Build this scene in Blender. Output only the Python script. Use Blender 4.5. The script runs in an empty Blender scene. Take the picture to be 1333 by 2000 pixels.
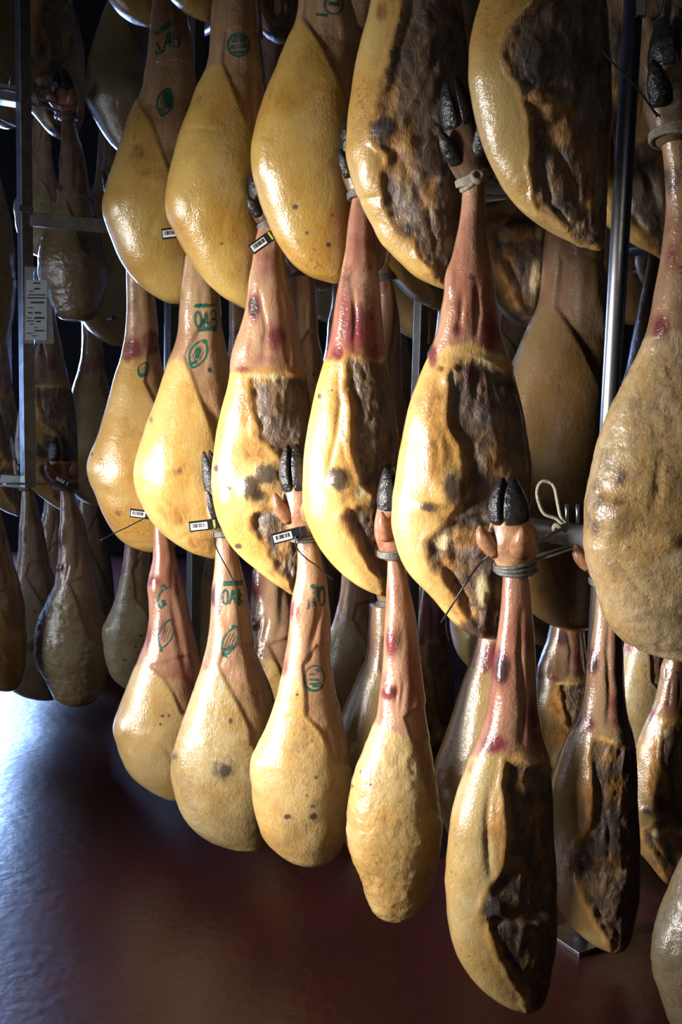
import bpy, math, random
import numpy as np
from mathutils import Vector, Matrix
from mathutils.bvhtree import BVHTree

random.seed(7)
scene = bpy.context.scene
col = scene.collection

# ------------------------------------------------------------------ camera
CAM_H = 1.25
F = 2060.0                      # focal length in pixels of a 1333 x 2000 frame
PITCH, ROLL = math.radians(6.4), math.radians(1.25)
cam_d = bpy.data.cameras.new('camera')
cam = bpy.data.objects.new('camera', cam_d)
col.objects.link(cam)
cam_d.sensor_fit = 'VERTICAL'
cam_d.sensor_height = 36.0
cam_d.lens = F / 2000.0 * 36.0
cam_d.clip_start = 0.05
cam_d.dof.use_dof = False
RM = (Matrix.Rotation(math.pi / 2 - PITCH, 3, 'X') @ Matrix.Rotation(ROLL, 3, 'Z'))
cam.matrix_world = Matrix.Translation((0, 0, CAM_H)) @ RM.to_4x4()
scene.camera = cam
RN = np.array(RM)

# ------------------------------------------------------------------ world, lights, exposure
scene.view_settings.view_transform = 'Standard'
scene.view_settings.look = 'None'
scene.view_settings.gamma = 1.0
scene.view_settings.use_curve_mapping = False
scene.view_settings.exposure = 0.0
w = bpy.data.worlds.new('world')
scene.world = w
w.use_nodes = True
w.node_tree.nodes['Background'].inputs[0].default_value = (0.75, 0.85, 1.0, 1)
w.node_tree.nodes['Background'].inputs[1].default_value = 0.014

def area(name, loc, target, sx, sy, power, color, spread):
    l = bpy.data.lights.new(name, 'AREA')
    l.shape = 'RECTANGLE'
    l.size, l.size_y = sx, sy
    l.energy = power
    l.color = color
    l.spread = math.radians(spread)
    o = bpy.data.objects.new(name, l)
    col.objects.link(o)
    o.location = loc
    o.rotation_euler = (Vector(target) - Vector(loc)).to_track_quat('-Z', 'Y').to_euler()
    return o

# a tall strip lamp in the aisle on the left, and a weak added fill light behind the camera
area('strip_lamp', (-2.45, 1.30, 0.98), (0.02, 2.30, 0.88), 0.34, 0.95, 25.5, (1.0, 0.965, 0.915), 47)
area('fill_light', (0.1, -1.2, 2.9), (0.2, 2.4, 0.9), 1.2, 0.3, 2.2, (1.0, 0.9, 0.78), 120)

# cool fill light inside the room, added to brighten the left rack
area('left_rack_fill', (-3.3, 2.1, 1.0), (-0.95, 3.7, 0.50), 0.8, 1.3, 10, (0.80, 0.88, 1.0), 100)

# ------------------------------------------------------------------ helpers
def U(px, py, d):
    """world point seen at pixel (px, py), standing d metres in front of the camera"""
    r = RN @ np.array([(px - 666.5) / F, -(py - 1000.0) / F, -1.0])
    t = d / r[1]
    return np.array([r[0] * t, d, CAM_H + r[2] * t])

def project(P):
    q = (P - np.array([0, 0, CAM_H])) @ RN
    return np.stack([666.5 - F * q[:, 0] / q[:, 2], 1000.0 + F * q[:, 1] / q[:, 2]], 1)

def _h(ix, iy, iz, seed):
    n = (ix.astype(np.uint32) * np.uint32(374761393) + iy.astype(np.uint32) * np.uint32(668265263)
         + iz.astype(np.uint32) * np.uint32(2147483647) + np.uint32((seed * 1274126177) & 0xffffffff))
    n = (n ^ (n >> np.uint32(13))) * np.uint32(1274126177)
    n = (n ^ (n >> np.uint32(15))) * np.uint32(2246822519)
    n = n ^ (n >> np.uint32(14))
    return n.astype(np.float64) / 4294967295.0

def vnoise(P, seed=0):
    b = np.floor(P)
    f = P - b
    f = f * f * (3 - 2 * f)
    i = b.astype(np.int64) + 100000
    r = 0
    for dx in (0, 1):
        wx = f[:, 0] if dx else 1 - f[:, 0]
        for dy in (0, 1):
            wy = f[:, 1] if dy else 1 - f[:, 1]
            for dz in (0, 1):
                wz = f[:, 2] if dz else 1 - f[:, 2]
                r = r + wx * wy * wz * _h(i[:, 0] + dx, i[:, 1] + dy, i[:, 2] + dz, seed)
    return r

def fbm(P, octv=3, seed=0, gain=0.5):
    a, s, t = 1.0, 0.0, 0.0
    for k in range(octv):
        s = s + a * (vnoise(P * (2.0 ** k) + 17.3 * k, seed + k) - 0.5)
        t += a
        a *= gain
    return s / t

def sstep(a, b, x):
    t = np.clip((x - a) / (b - a), 0, 1)
    return t * t * (3 - 2 * t)

def pchip(x, y, xq):
    x, y = np.asarray(x, float), np.asarray(y, float)
    h = np.diff(x)
    dl = np.diff(y) / h
    m = np.zeros_like(y)
    for k in range(1, len(x) - 1):
        if dl[k - 1] * dl[k] > 0:
            w1, w2 = 2 * h[k] + h[k - 1], h[k] + 2 * h[k - 1]
            m[k] = (w1 + w2) / (w1 / dl[k - 1] + w2 / dl[k])
    m[0], m[-1] = dl[0], dl[-1]
    k = np.clip(np.searchsorted(x, xq) - 1, 0, len(x) - 2)
    t = (xq - x[k]) / h[k]
    return ((2 * t**3 - 3 * t**2 + 1) * y[k] + (t**3 - 2 * t**2 + t) * h[k] * m[k]
            + (-2 * t**3 + 3 * t**2) * y[k + 1] + (t**3 - t**2) * h[k] * m[k + 1])

def segdist(Q, pts, closed, fade=False):
    best = np.full(len(Q), 1e9)
    par = np.zeros(len(Q))
    n = len(pts)
    ns = n if closed else n - 1
    for i in range(ns):
        a, b = np.array(pts[i], float), np.array(pts[(i + 1) % n], float)
        ab = b - a
        t = np.clip(((Q - a) @ ab) / max(ab @ ab, 1e-9), 0, 1)
        dd = np.hypot(*(Q - a - t[:, None] * ab).T)
        par = np.where(dd < best, (i + t) / ns, par)
        best = np.minimum(best, dd)
    return (best, np.sin(np.pi * par) ** 0.7) if fade else best

def polysd(Q, pts):
    """signed distance to a polygon, positive inside"""
    d = segdist(Q, pts, True)
    ins = np.zeros(len(Q), bool)
    n = len(pts)
    for i in range(n):
        (x1, y1), (x2, y2) = pts[i], pts[(i + 1) % n]
        if y1 == y2:
            continue
        c = ((y1 > Q[:, 1]) != (y2 > Q[:, 1])) & (Q[:, 0] < (x2 - x1) * (Q[:, 1] - y1) / (y2 - y1) + x1)
        ins ^= c
    return np.where(ins, d, -d)

def mesh_from(name, V, loops, starts, smooth=True):
    me = bpy.data.meshes.new(name)
    V = np.asarray(V, np.float32)
    loops = np.asarray(loops, np.int32)
    starts = np.asarray(starts, np.int32)
    me.vertices.add(len(V))
    me.vertices.foreach_set('co', V.ravel())
    me.loops.add(len(loops))
    me.loops.foreach_set('vertex_index', loops)
    me.polygons.add(len(starts))
    me.polygons.foreach_set('loop_start', starts)
    me.update(calc_edges=True)
    if smooth:
        me.polygons.foreach_set('use_smooth', np.ones(len(starts), bool))
    return me

class MB:
    """collects simple shapes into one mesh"""
    def __init__(self):
        self.v, self.f = [], []
    def add(self, verts, faces):
        o = len(self.v)
        self.v += [tuple(x) for x in verts]
        self.f += [tuple(i + o for i in f) for f in faces]
    def rings(self, rings, cap=True, closed=False):
        o = len(self.v)
        n = len(rings[0])
        for r in rings:
            self.v += [tuple(x) for x in r]
        m = len(rings)
        for i in range(m if closed else m - 1):
            for k in range(n):
                a, b = o + i * n + k, o + i * n + (k + 1) % n
                c, d = o + ((i + 1) % m) * n + (k + 1) % n, o + ((i + 1) % m) * n + k
                self.f.append((a, b, c, d))
        if cap and not closed:
            self.f.append(tuple(o + k for k in reversed(range(n))))
            self.f.append(tuple(o + (m - 1) * n + k for k in range(n)))
    def tube(self, pts, r, seg=8, closed=False):
        P = [Vector(p) for p in pts]
        rad = r if isinstance(r, (list, tuple)) else [r] * len(P)
        rings = []
        prev = None
        for i, p in enumerate(P):
            if closed:
                t = (P[(i + 1) % len(P)] - P[i - 1]).normalized()
            else:
                t = (P[min(i + 1, len(P) - 1)] - P[max(i - 1, 0)]).normalized()
            if prev is None:
                ref = Vector((0, 0, 1)) if abs(t.z) < 0.9 else Vector((1, 0, 0))
                a = (ref - t * ref.dot(t)).normalized()
            else:
                a = (prev - t * prev.dot(t)).normalized()
            prev = a
            b = t.cross(a)
            rings.append([p + (a * math.cos(q) + b * math.sin(q)) * rad[i]
                          for q in (2 * math.pi * k / seg for k in range(seg))])
        self.rings(rings, not closed, closed)
    def box(self, c, ax, ay, az):
        c, ax, ay, az = Vector(c), Vector(ax), Vector(ay), Vector(az)
        vs = [c + sx * ax + sy * ay + sz * az for sx in (-1, 1) for sy in (-1, 1) for sz in (-1, 1)]
        self.add(vs, [(0, 1, 3, 2), (4, 6, 7, 5), (0, 4, 5, 1), (2, 3, 7, 6), (0, 2, 6, 4), (1, 5, 7, 3)])
    def build(self, name, mat, parent=None, smooth=False, bevel=0.0, origin=None):
        me = bpy.data.meshes.new(name)
        o0 = Vector(origin) if origin is not None else Vector((0, 0, 0))
        me.from_pydata([tuple(Vector(x) - o0) for x in self.v], [], self.f)
        me.update()
        import bmesh
        bm = bmesh.new()
        bm.from_mesh(me)
        bmesh.ops.recalc_face_normals(bm, faces=bm.faces)
        bm.to_mesh(me)
        bm.free()
        if smooth:
            me.polygons.foreach_set('use_smooth', np.ones(len(me.polygons), bool))
        me.materials.append(mat)
        o = bpy.data.objects.new(name, me)
        col.objects.link(o)
        if parent is not None:
            o.parent = parent
        elif origin is not None:
            o.location = o0
        if bevel:
            md = o.modifiers.new('bevel', 'BEVEL')
            md.width = bevel
            md.segments = 2
            md.limit_method = 'ANGLE'
        return o

def empty(name, loc, label, cat, group=None):
    o = bpy.data.objects.new(name, None)
    col.objects.link(o)
    o.empty_display_size = 0.05
    o.location = tuple(loc)
    o['label'] = label
    o['category'] = cat
    if group:
        o['group'] = group
    return o

def spline(pts, n=8):
    """Catmull-Rom through points"""
    P = [np.array(p, float) for p in pts]
    P = [2 * P[0] - P[1]] + P + [2 * P[-1] - P[-2]]
    out = []
    for i in range(1, len(P) - 2):
        for k in range(n):
            t = k / n
            a, b, c, d = P[i - 1:i + 3]
            out.append(0.5 * (2 * b + (c - a) * t + (2 * a - 5 * b + 4 * c - d) * t**2 + (3 * b - a - 3 * c + d) * t**3))
    out.append(P[-2])
    return out

# ------------------------------------------------------------------ materials
class NT:
    def __init__(self, name):
        self.m = bpy.data.materials.new(name)
        self.m.use_nodes = True
        self.t = self.m.node_tree
        self.b = self.t.nodes['Principled BSDF']
        self.out = self.t.nodes['Material Output']
    def n(self, kind, **kw):
        x = self.t.nodes.new(kind)
        for k, v in kw.items():
            setattr(x, k, v)
        return x
    def link(self, a, b):
        self.t.links.new(a, b)
    def val(self, sock, v):
        if isinstance(v, (int, float)):
            sock.default_value = v
        elif isinstance(v, tuple):
            sock.default_value = v if len(v) == len(sock.default_value) else v + (1,)
        else:
            self.link(v, sock)
    def math(self, op, a, b=0.0, c=None, clamp=False):
        x = self.n('ShaderNodeMath', operation=op)
        x.use_clamp = clamp
        self.val(x.inputs[0], a)
        self.val(x.inputs[1], b)
        if c is not None:
            self.val(x.inputs[2], c)
        return x.outputs[0]
    def step(self, v, a, b, lo=0.0, hi=1.0):
        x = self.n('ShaderNodeMapRange', interpolation_type='SMOOTHSTEP')
        self.val(x.inputs[0], v)
        for i, q in enumerate((a, b, lo, hi)):
            x.inputs[i + 1].default_value = q
        return x.outputs[0]
    def mix(self, f, a, b, blend='MIX'):
        x = self.n('ShaderNodeMix', data_type='RGBA', blend_type=blend)
        self.val(x.inputs[0], f)
        self.val(x.inputs[6], a)
        self.val(x.inputs[7], b)
        return x.outputs[2]
    def noise(self, vec, scale, detail=4, rough=0.55, dist=0.0):
        x = self.n('ShaderNodeTexNoise')
        if vec is not None:
            self.link(vec, x.inputs['Vector'])
        x.inputs['Scale'].default_value = scale
        x.inputs['Detail'].default_value = detail
        x.inputs['Roughness'].default_value = rough
        x.inputs['Distortion'].default_value = dist
        return x.outputs['Fac']
    def bump(self, h, dist, strength=1.0, prev=None):
        x = self.n('ShaderNodeBump')
        x.inputs['Strength'].default_value = strength
        x.inputs['Distance'].default_value = dist
        self.link(h, x.inputs['Height'])
        if prev is not None:
            self.link(prev, x.inputs['Normal'])
        return x.outputs['Normal']
    def coords(self, stretch=None, rnd=True):
        tc = self.n('ShaderNodeTexCoord')
        v = tc.outputs['Object']
        if rnd:
            oi = self.n('ShaderNodeObjectInfo')
            ad = self.n('ShaderNodeVectorMath', operation='ADD')
            self.link(v, ad.inputs[0])
            sc = self.math('MULTIPLY', oi.outputs['Random'], 40.0)
            cb = self.n('ShaderNodeCombineXYZ')
            for i in range(3):
                self.link(sc, cb.inputs[i])
            self.link(cb.outputs[0], ad.inputs[1])
            v = ad.outputs[0]
        if stretch:
            mp = self.n('ShaderNodeMapping')
            mp.inputs['Scale'].default_value = stretch
            self.link(v, mp.inputs[0])
            v = mp.outputs[0]
        return v

def ham_material():
    T = NT('cured_ham_skin')
    v = T.coords()
    vs = T.coords((1, 1, 0.22))
    n_lo = T.noise(v, 7, 4, 0.55)
    n_mid = T.noise(v, 28, 5, 0.6)
    n_hi = T.noise(v, 130, 4, 0.6)
    n_str = T.noise(vs, 55, 5, 0.62, 0.6)
    A = T.n('ShaderNodeAttribute', attribute_name='ma')
    B = T.n('ShaderNodeAttribute', attribute_name='mb')
    sa, sb = T.n('ShaderNodeSeparateColor'), T.n('ShaderNodeSeparateColor')
    T.link(A.outputs['Color'], sa.inputs[0])
    T.link(B.outputs['Color'], sb.inputs[0])
    meat, shank, side = sa.outputs
    red, dark, pale = sb.outputs
    ochre = B.outputs['Alpha']
    wob = T.math('ADD', T.math('MULTIPLY', T.math('SUBTRACT', n_mid, 0.5), 0.5),
                 T.math('MULTIPLY', T.math('SUBTRACT', n_str, 0.5), 0.35))
    def edge(s, lo, hi, amt):
        return T.step(T.math('ADD', s, T.math('MULTIPLY', wob, amt)), lo, hi)
    mF = T.step(T.math('ADD', meat, T.math('MULTIPLY', wob, 0.55)), 0.42, 0.60)
    shF = edge(shank, 0.43, 0.57, 0.25)
    sdF = edge(side, 0.46, 0.54, 0.08)
    rF = edge(red, 0.18, 0.75, 0.7)
    dF = edge(dark, 0.24, 0.70, 1.9)
    pF = edge(pale, 0.30, 0.6, 1.0)
    oF = edge(ochre, 0.14, 0.58, 0.9)
    oi = T.n('ShaderNodeObjectInfo')
    n_l2 = T.noise(v, 16, 5, 0.65, 0.5)
    oc = oi.outputs['Color']
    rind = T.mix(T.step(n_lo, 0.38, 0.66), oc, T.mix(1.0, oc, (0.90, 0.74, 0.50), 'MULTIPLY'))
    rind = T.mix(T.step(n_l2, 0.54, 0.72, 0, 0.65), rind, T.mix(1.0, oc, (0.72, 0.63, 0.48), 'MULTIPLY'))
    rind = T.mix(T.step(n_l2, 0.46, 0.28, 0, 0.6), rind, T.mix(1.0, oc, (1.12, 1.2, 1.38), 'MULTIPLY'))
    rind = T.mix(T.step(n_hi, 0.56, 0.75, 0, 0.28), rind, T.mix(1.0, oc, (0.62, 0.52, 0.42), 'MULTIPLY'))
    rind = T.mix(T.step(T.math('ADD', n_hi, T.math('MULTIPLY', n_lo, 0.6)), 0.93, 1.08, 0, 0.55), rind, (0.12, 0.08, 0.05))
    sidec = T.mix(T.step(n_str, 0.35, 0.7), (0.40, 0.235, 0.115), (0.28, 0.145, 0.065))
    n_sh = T.noise(T.coords((1, 1, 0.3)), 16, 4, 0.55, 0.4)
    tan_ = T.mix(T.step(n_sh, 0.35, 0.68), (0.47, 0.31, 0.175), (0.33, 0.195, 0.10))
    rosy = T.mix(T.step(n_sh, 0.35, 0.66), (0.46, 0.24, 0.155), (0.27, 0.065, 0.05))
    shc = T.mix(oi.outputs['Alpha'], tan_, rosy)
    shc = T.mix(T.step(n_lo, 0.56, 0.74, 0, 0.45), shc, (0.22, 0.07, 0.05))
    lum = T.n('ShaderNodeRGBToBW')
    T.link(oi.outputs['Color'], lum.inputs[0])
    tone = T.math('MULTIPLY', lum.outputs[0], 2.9, clamp=True)  # carries the shade of the dim hams into shank and side colours
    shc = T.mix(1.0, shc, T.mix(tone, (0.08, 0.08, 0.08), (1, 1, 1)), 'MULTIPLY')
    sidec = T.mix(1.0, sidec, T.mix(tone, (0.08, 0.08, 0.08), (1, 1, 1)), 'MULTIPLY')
    vm = T.coords((1, 1, 0.5))
    vm_ = T.coords((1, 1, 0.6))
    n_fl = T.noise(vm, 34, 6, 0.65, 1.6)
    n_pt = T.noise(v, 15, 5, 0.62, 0.8)
    n_pt2 = T.noise(vm, 11, 5, 0.6, 1.2)
    vein = T.math('MULTIPLY', T.step(T.math('ABSOLUTE', T.math('SUBTRACT', T.noise(vm_, 42, 5, 0.65, 0.7), 0.5)), 0.05, 0.0), A.outputs['Alpha'])
    mc = T.mix(T.step(n_fl, 0.30, 0.66), (0.042, 0.028, 0.021), (0.17, 0.105, 0.062))
    mc = T.mix(T.step(n_pt, 0.46, 0.62, 0, 0.85), mc, T.mix(n_fl, (0.085, 0.058, 0.052), (0.21, 0.15, 0.13)))
    mc = T.mix(T.step(n_pt2, 0.54, 0.66, 0, 0.85), mc, T.mix(n_fl, (0.12, 0.05, 0.012), (0.36, 0.19, 0.06)))
    mc = T.mix(T.step(n_fl, 0.58, 0.74, 0, 0.75), mc, (0.40, 0.27, 0.10))
    n_p3 = T.noise(v, 6.5, 4, 0.6, 0.5)
    mc = T.mix(T.step(n_p3, 0.50, 0.64, 0, 0.6), mc, T.mix(n_fl, (0.16, 0.075, 0.025), (0.30, 0.19, 0.085)))
    rind = T.mix(T.math('MULTIPLY', vein, 0.42), rind, (0.16, 0.095, 0.05))
    rind = T.mix(T.math('MULTIPLY', T.step(n_l2, 0.5, 0.66), T.math('MULTIPLY', A.outputs['Alpha'], 0.55)), rind, (0.20, 0.145, 0.10))
    c = T.mix(sdF, rind, sidec)
    c = T.mix(shF, c, shc)
    rim = T.math('MULTIPLY', T.step(T.math('ADD', meat, T.math('MULTIPLY', wob, 0.6)), 0.12, 0.46), 0.8)
    c = T.mix(rim, c, T.mix(T.step(n_pt, 0.38, 0.62), (0.50, 0.27, 0.075), (0.30, 0.155, 0.05)))
    c = T.mix(mF, c, mc)
    c = T.mix(T.math('MULTIPLY', oF, 0.88), c, T.mix(T.step(n_fl, 0.35, 0.65), (0.24, 0.10, 0.022), (0.49, 0.255, 0.07)))
    c = T.mix(pF, c, T.mix(n_mid, (0.68, 0.55, 0.30), (0.42, 0.31, 0.15)))
    c = T.mix(T.math('MULTIPLY', rF, 0.9), c, T.mix(n_mid, (0.24, 0.03, 0.03), (0.07, 0.012, 0.03)))
    c = T.mix(T.math('MULTIPLY', dF, 0.92), c, T.mix(n_hi, (0.018, 0.014, 0.014), (0.085, 0.06, 0.055)))
    T.link(c, T.b.inputs['Base Color'])
    r = T.math('ADD', 0.20, T.math('MULTIPLY', n_mid, 0.20))
    r = T.math('ADD', r, T.math('MULTIPLY', mF, 0.16))
    r = T.math('SUBTRACT', r, T.math('MULTIPLY', shF, 0.09))
    T.link(r, T.b.inputs['Roughness'])
    T.b.inputs['Specular IOR Level'].default_value = 0.6
    T.link(T.math('SUBTRACT', 0.5, T.math('MULTIPLY', mF, 0.4)), T.b.inputs['Coat Weight'])
    T.b.inputs['Coat Roughness'].default_value = 0.10
    nb = T.bump(T.noise(T.coords((1, 1, 0.5)), 95, 4, 0.6), 0.0030, 0.26)
    nb = T.bump(T.noise(v, 170, 3, 0.6), 0.0018, 0.55, nb)
    hm = T.math('ADD', T.math('MULTIPLY', n_fl, mF), T.math('MULTIPLY', n_str, 0.14))
    hm = T.math('SUBTRACT', hm, T.math('MULTIPLY', vein, 0.07))
    nb = T.bump(hm, 0.007, 0.7, nb)
    T.link(nb, T.b.inputs['Normal'])
    T.link(nb, T.b.inputs['Coat Normal'])
    return T.m

def simple(name, color, rough=0.5, metal=0.0, var=0.25, scale=60, bump=0.0, spec=0.5, objcol=False):
    T = NT(name)
    v = T.coords()
    n = T.noise(v, scale, 5, 0.6)
    base = color
    if objcol:
        oi = T.n('ShaderNodeObjectInfo')
        base = oi.outputs['Color']
        c = T.mix(T.step(n, 0.3, 0.7), base, T.mix(1.0, base, (0.55, 0.42, 0.38), 'MULTIPLY'))
    else:
        c = T.mix(T.step(n, 0.3, 0.7), color, tuple(x * (1 - var) for x in color))
    T.link(c, T.b.inputs['Base Color'])
    T.link(T.math('ADD', rough - 0.08, T.math('MULTIPLY', n, 0.16)), T.b.inputs['Roughness'])
    T.b.inputs['Metallic'].default_value = metal
    T.b.inputs['Specular IOR Level'].default_value = spec
    if bump:
        T.link(T.bump(n, bump, 0.7), T.b.inputs['Normal'])
    return T.m

M_HAM = ham_material()
M_HOOF = simple('black_horn', (0.020, 0.020, 0.023), 0.22, 0, 0.5, 70, 0.009, 0.7)
M_TROT = simple('trotter_skin', (0.4, 0.25, 0.15), 0.34, 0, 0.3, 45, 0.003, 0.5, True)
M_CORD = simple('grey_twine', (0.34, 0.30, 0.22), 0.75, 0, 0.45, 220, 0.002)
M_WETCORD = simple('wet_twine', (0.16, 0.15, 0.135), 0.4, 0, 0.4, 220, 0.002)
M_STEEL = simple('brushed_steel', (0.42, 0.42, 0.44), 0.33, 1.0, 0.35, 30, 0.0)
M_ALU = simple('dull_aluminium', (0.62, 0.64, 0.68), 0.42, 0.75, 0.4, 24, 0.001)
M_PAINT = simple('grey_paint', (0.10, 0.10, 0.105), 0.5, 0.2, 0.3, 30)
M_TAGB = simple('black_plastic', (0.012, 0.013, 0.016), 0.35, 0, 0.2, 50)
M_LABEL = simple('white_label', (0.72, 0.74, 0.78), 0.5, 0, 0.06, 60)
M_BARS = simple('label_ink', (0.03, 0.03, 0.035), 0.55, 0, 0.2, 60)
M_YEL = simple('yellow_plastic', (0.62, 0.62, 0.02), 0.4, 0, 0.1, 60)
M_PAPER = simple('printed_paper', (0.62, 0.64, 0.66), 0.65, 0, 0.08, 25)
M_WALL = simple('dark_plaster', (0.028, 0.024, 0.02), 0.85, 0, 0.3, 6)

def ink_material():
    T = NT('green_stamp_ink')
    n = T.noise(T.coords(), 330, 4, 0.65)
    n2 = T.noise(T.coords(), 75, 3, 0.6)
    c = T.mix(T.step(n2, 0.35, 0.65), (0.004, 0.07, 0.085), (0.012, 0.15, 0.10))
    T.link(c, T.b.inputs['Base Color'])
    T.b.inputs['Roughness'].default_value = 0.3
    a = T.step(T.math('ADD', T.math('MULTIPLY', n, 0.55), T.math('MULTIPLY', n2, 0.8)), 0.46, 0.78, 0.22, 0.93)
    T.link(a, T.b.inputs['Alpha'])
    return T.m
M_INK = ink_material()

def sleeve_material():
    T = NT('clear_sleeve')
    n = T.noise(T.coords(), 22, 4, 0.6)
    T.b.inputs['Base Color'].default_value = (0.55, 0.56, 0.54, 1)
    T.b.inputs['Roughness'].default_value = 0.2
    T.link(T.step(n, 0.4, 0.75, 0.22, 0.42), T.b.inputs['Alpha'])
    T.link(T.bump(n, 0.01, 0.6), T.b.inputs['Normal'])
    return T.m
M_SLEEVE = sleeve_material()

def floor_material():
    T = NT('red_painted_floor')
    tc = T.n('ShaderNodeTexCoord')
    v = tc.outputs['Object']
    n = T.noise(v, 1.7, 5, 0.6)
    n2 = T.noise(v, 60, 4, 0.6)
    c = T.mix(T.step(n, 0.3, 0.7), (0.056, 0.0085, 0.0080), (0.034, 0.0065, 0.007))
    c = T.mix(T.step(n2, 0.55, 0.75, 0, 0.3), c, (0.03, 0.012, 0.012))
    T.link(c, T.b.inputs['Base Color'])
    T.link(T.step(n2, 0.2, 0.8, 0.32, 0.44), T.b.inputs['Roughness'])
    T.b.inputs['Specular IOR Level'].default_value = 0.62
    nb = T.bump(T.noise(v, 26, 3, 0.5), 0.004, 0.5)
    nb = T.bump(n2, 0.0012, 0.25, nb)
    T.link(nb, T.b.inputs['Normal'])
    return T.m
M_FLOOR = floor_material()

def daylight_material():
    T = NT('daylight_pane')
    T.b.inputs['Base Color'].default_value = (0.5, 0.6, 0.8, 1)
    T.b.inputs['Emission Color'].default_value = (0.34, 0.54, 1.0, 1)
    T.b.inputs['Emission Strength'].default_value = 62.0
    return T.m
M_DAY = daylight_material()
M_DAY2 = M_DAY.copy()
M_DAY2.name = 'daylight_pane_side'
M_DAY2.node_tree.nodes['Principled BSDF'].inputs['Emission Strength'].default_value = 2.2

# ------------------------------------------------------------------ the room
def structure(name, mb, mat, parent=None):
    o = mb.build(name, mat, parent)
    if parent is None:
        o['kind'] = 'structure'
    return o
RX0, RX1, RY0, RY1, RZ = -4.2, 4.2, -2.2, 8.0, 4.4
def slab(c, h):
    m = MB()
    m.box(c, (h[0], 0, 0), (0, h[1], 0), (0, 0, h[2]))
    return m
cx, cy = (RX0 + RX1) / 2, (RY0 + RY1) / 2
hx, hy = (RX1 - RX0) / 2, (RY1 - RY0) / 2
structure('floor', slab((cx, cy, -0.05), (hx + .1, hy + .1, 0.05)), M_FLOOR)
structure('ceiling', slab((cx, cy, RZ + 0.05), (hx + .1, hy + .1, 0.05)), M_WALL)
LY0, LY1, LZ0, LZ1 = 4.5, 5.9, 0.25, 1.55               # opening in the left wall
lw = MB()
for y0, y1, z0, z1 in ((RY0 - .1, LY0, 0, RZ), (LY1, RY1 + .1, 0, RZ), (LY0, LY1, 0, LZ0), (LY0, LY1, LZ1, RZ)):
    lw.box((RX0 - .05, (y0 + y1) / 2, (z0 + z1) / 2), (.05, 0, 0), (0, (y1 - y0) / 2, 0), (0, 0, (z1 - z0) / 2))
structure('wall_left', lw, M_WALL)
lf = MB()
for y0, y1, z0, z1 in ((LY0, LY0 + .06, LZ0, LZ1), (LY1 - .06, LY1, LZ0, LZ1), (LY0 + .06, LY1 - .06, LZ0, LZ0 + .06), (LY0 + .06, LY1 - .06, LZ1 - .06, LZ1)):
    lf.box((RX0 - .05, (y0 + y1) / 2, (z0 + z1) / 2), (.05, 0, 0), (0, (y1 - y0) / 2, 0), (0, 0, (z1 - z0) / 2))
lwin = structure('window_2', lf, M_ALU)
slab((RX0 - .055, (LY0 + LY1) / 2, (LZ0 + LZ1) / 2), (.006, (LY1 - LY0) / 2 - .06, (LZ1 - LZ0) / 2 - .06)).build('pane', M_DAY2, lwin)
structure('wall_right', slab((RX1 + 0.05, cy, RZ / 2), (0.05, hy + .1, RZ / 2)), M_WALL)
structure('wall_front', slab((cx, RY0 - 0.05, RZ / 2), (hx, 0.05, RZ / 2)), M_WALL)
WX0, WX1, WZ0, WZ1 = -4.10, -2.50, 0.60, 2.50           # window opening in the far wall
bw = MB()
for c, h in ((((RX0 + WX0) / 2, RY1 + .05, RZ / 2), ((WX0 - RX0) / 2, .05, RZ / 2)),
             (((RX1 + WX1) / 2, RY1 + .05, RZ / 2), ((RX1 - WX1) / 2, .05, RZ / 2)),
             (((WX0 + WX1) / 2, RY1 + .05, WZ0 / 2), ((WX1 - WX0) / 2, .05, WZ0 / 2)),
             (((WX0 + WX1) / 2, RY1 + .05, (RZ + WZ1) / 2), ((WX1 - WX0) / 2, .05, (RZ - WZ1) / 2))):
    bw.box(c, (h[0], 0, 0), (0, h[1], 0), (0, 0, h[2]))
structure('wall_back', bw, M_WALL)
wf = MB()
mx = (WX0 + WX1) / 2
for c, h in (((WX0 + .03, RY1 + .05, (WZ0 + WZ1) / 2), (.03, .05, (WZ1 - WZ0) / 2)),
             ((WX1 - .03, RY1 + .05, (WZ0 + WZ1) / 2), (.03, .05, (WZ1 - WZ0) / 2)),
             ((mx, RY1 + .05, (WZ0 + WZ1) / 2), (.025, .05, (WZ1 - WZ0) / 2 - .06)),
             ((mx, RY1 + .05, WZ0 + .03), ((WX1 - WX0) / 2 - .06, .05, .03)),
             ((mx, RY1 + .05, WZ1 - .03), ((WX1 - WX0) / 2 - .06, .05, .03))):
    wf.box(c, (h[0], 0, 0), (0, h[1], 0), (0, 0, h[2]))
win = structure('window_1', wf, M_ALU)
for a, b in ((WX0 + .06, mx - .025), (mx + .025, WX1 - .06)):
    slab(((a + b) / 2, RY1 + .055, (WZ0 + WZ1) / 2), ((b - a) / 2, .006, (WZ1 - WZ0) / 2 - .06)).build('pane', M_DAY, win)

# ------------------------------------------------------------------ hams
BVH = {}
HAMS = {}

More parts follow.
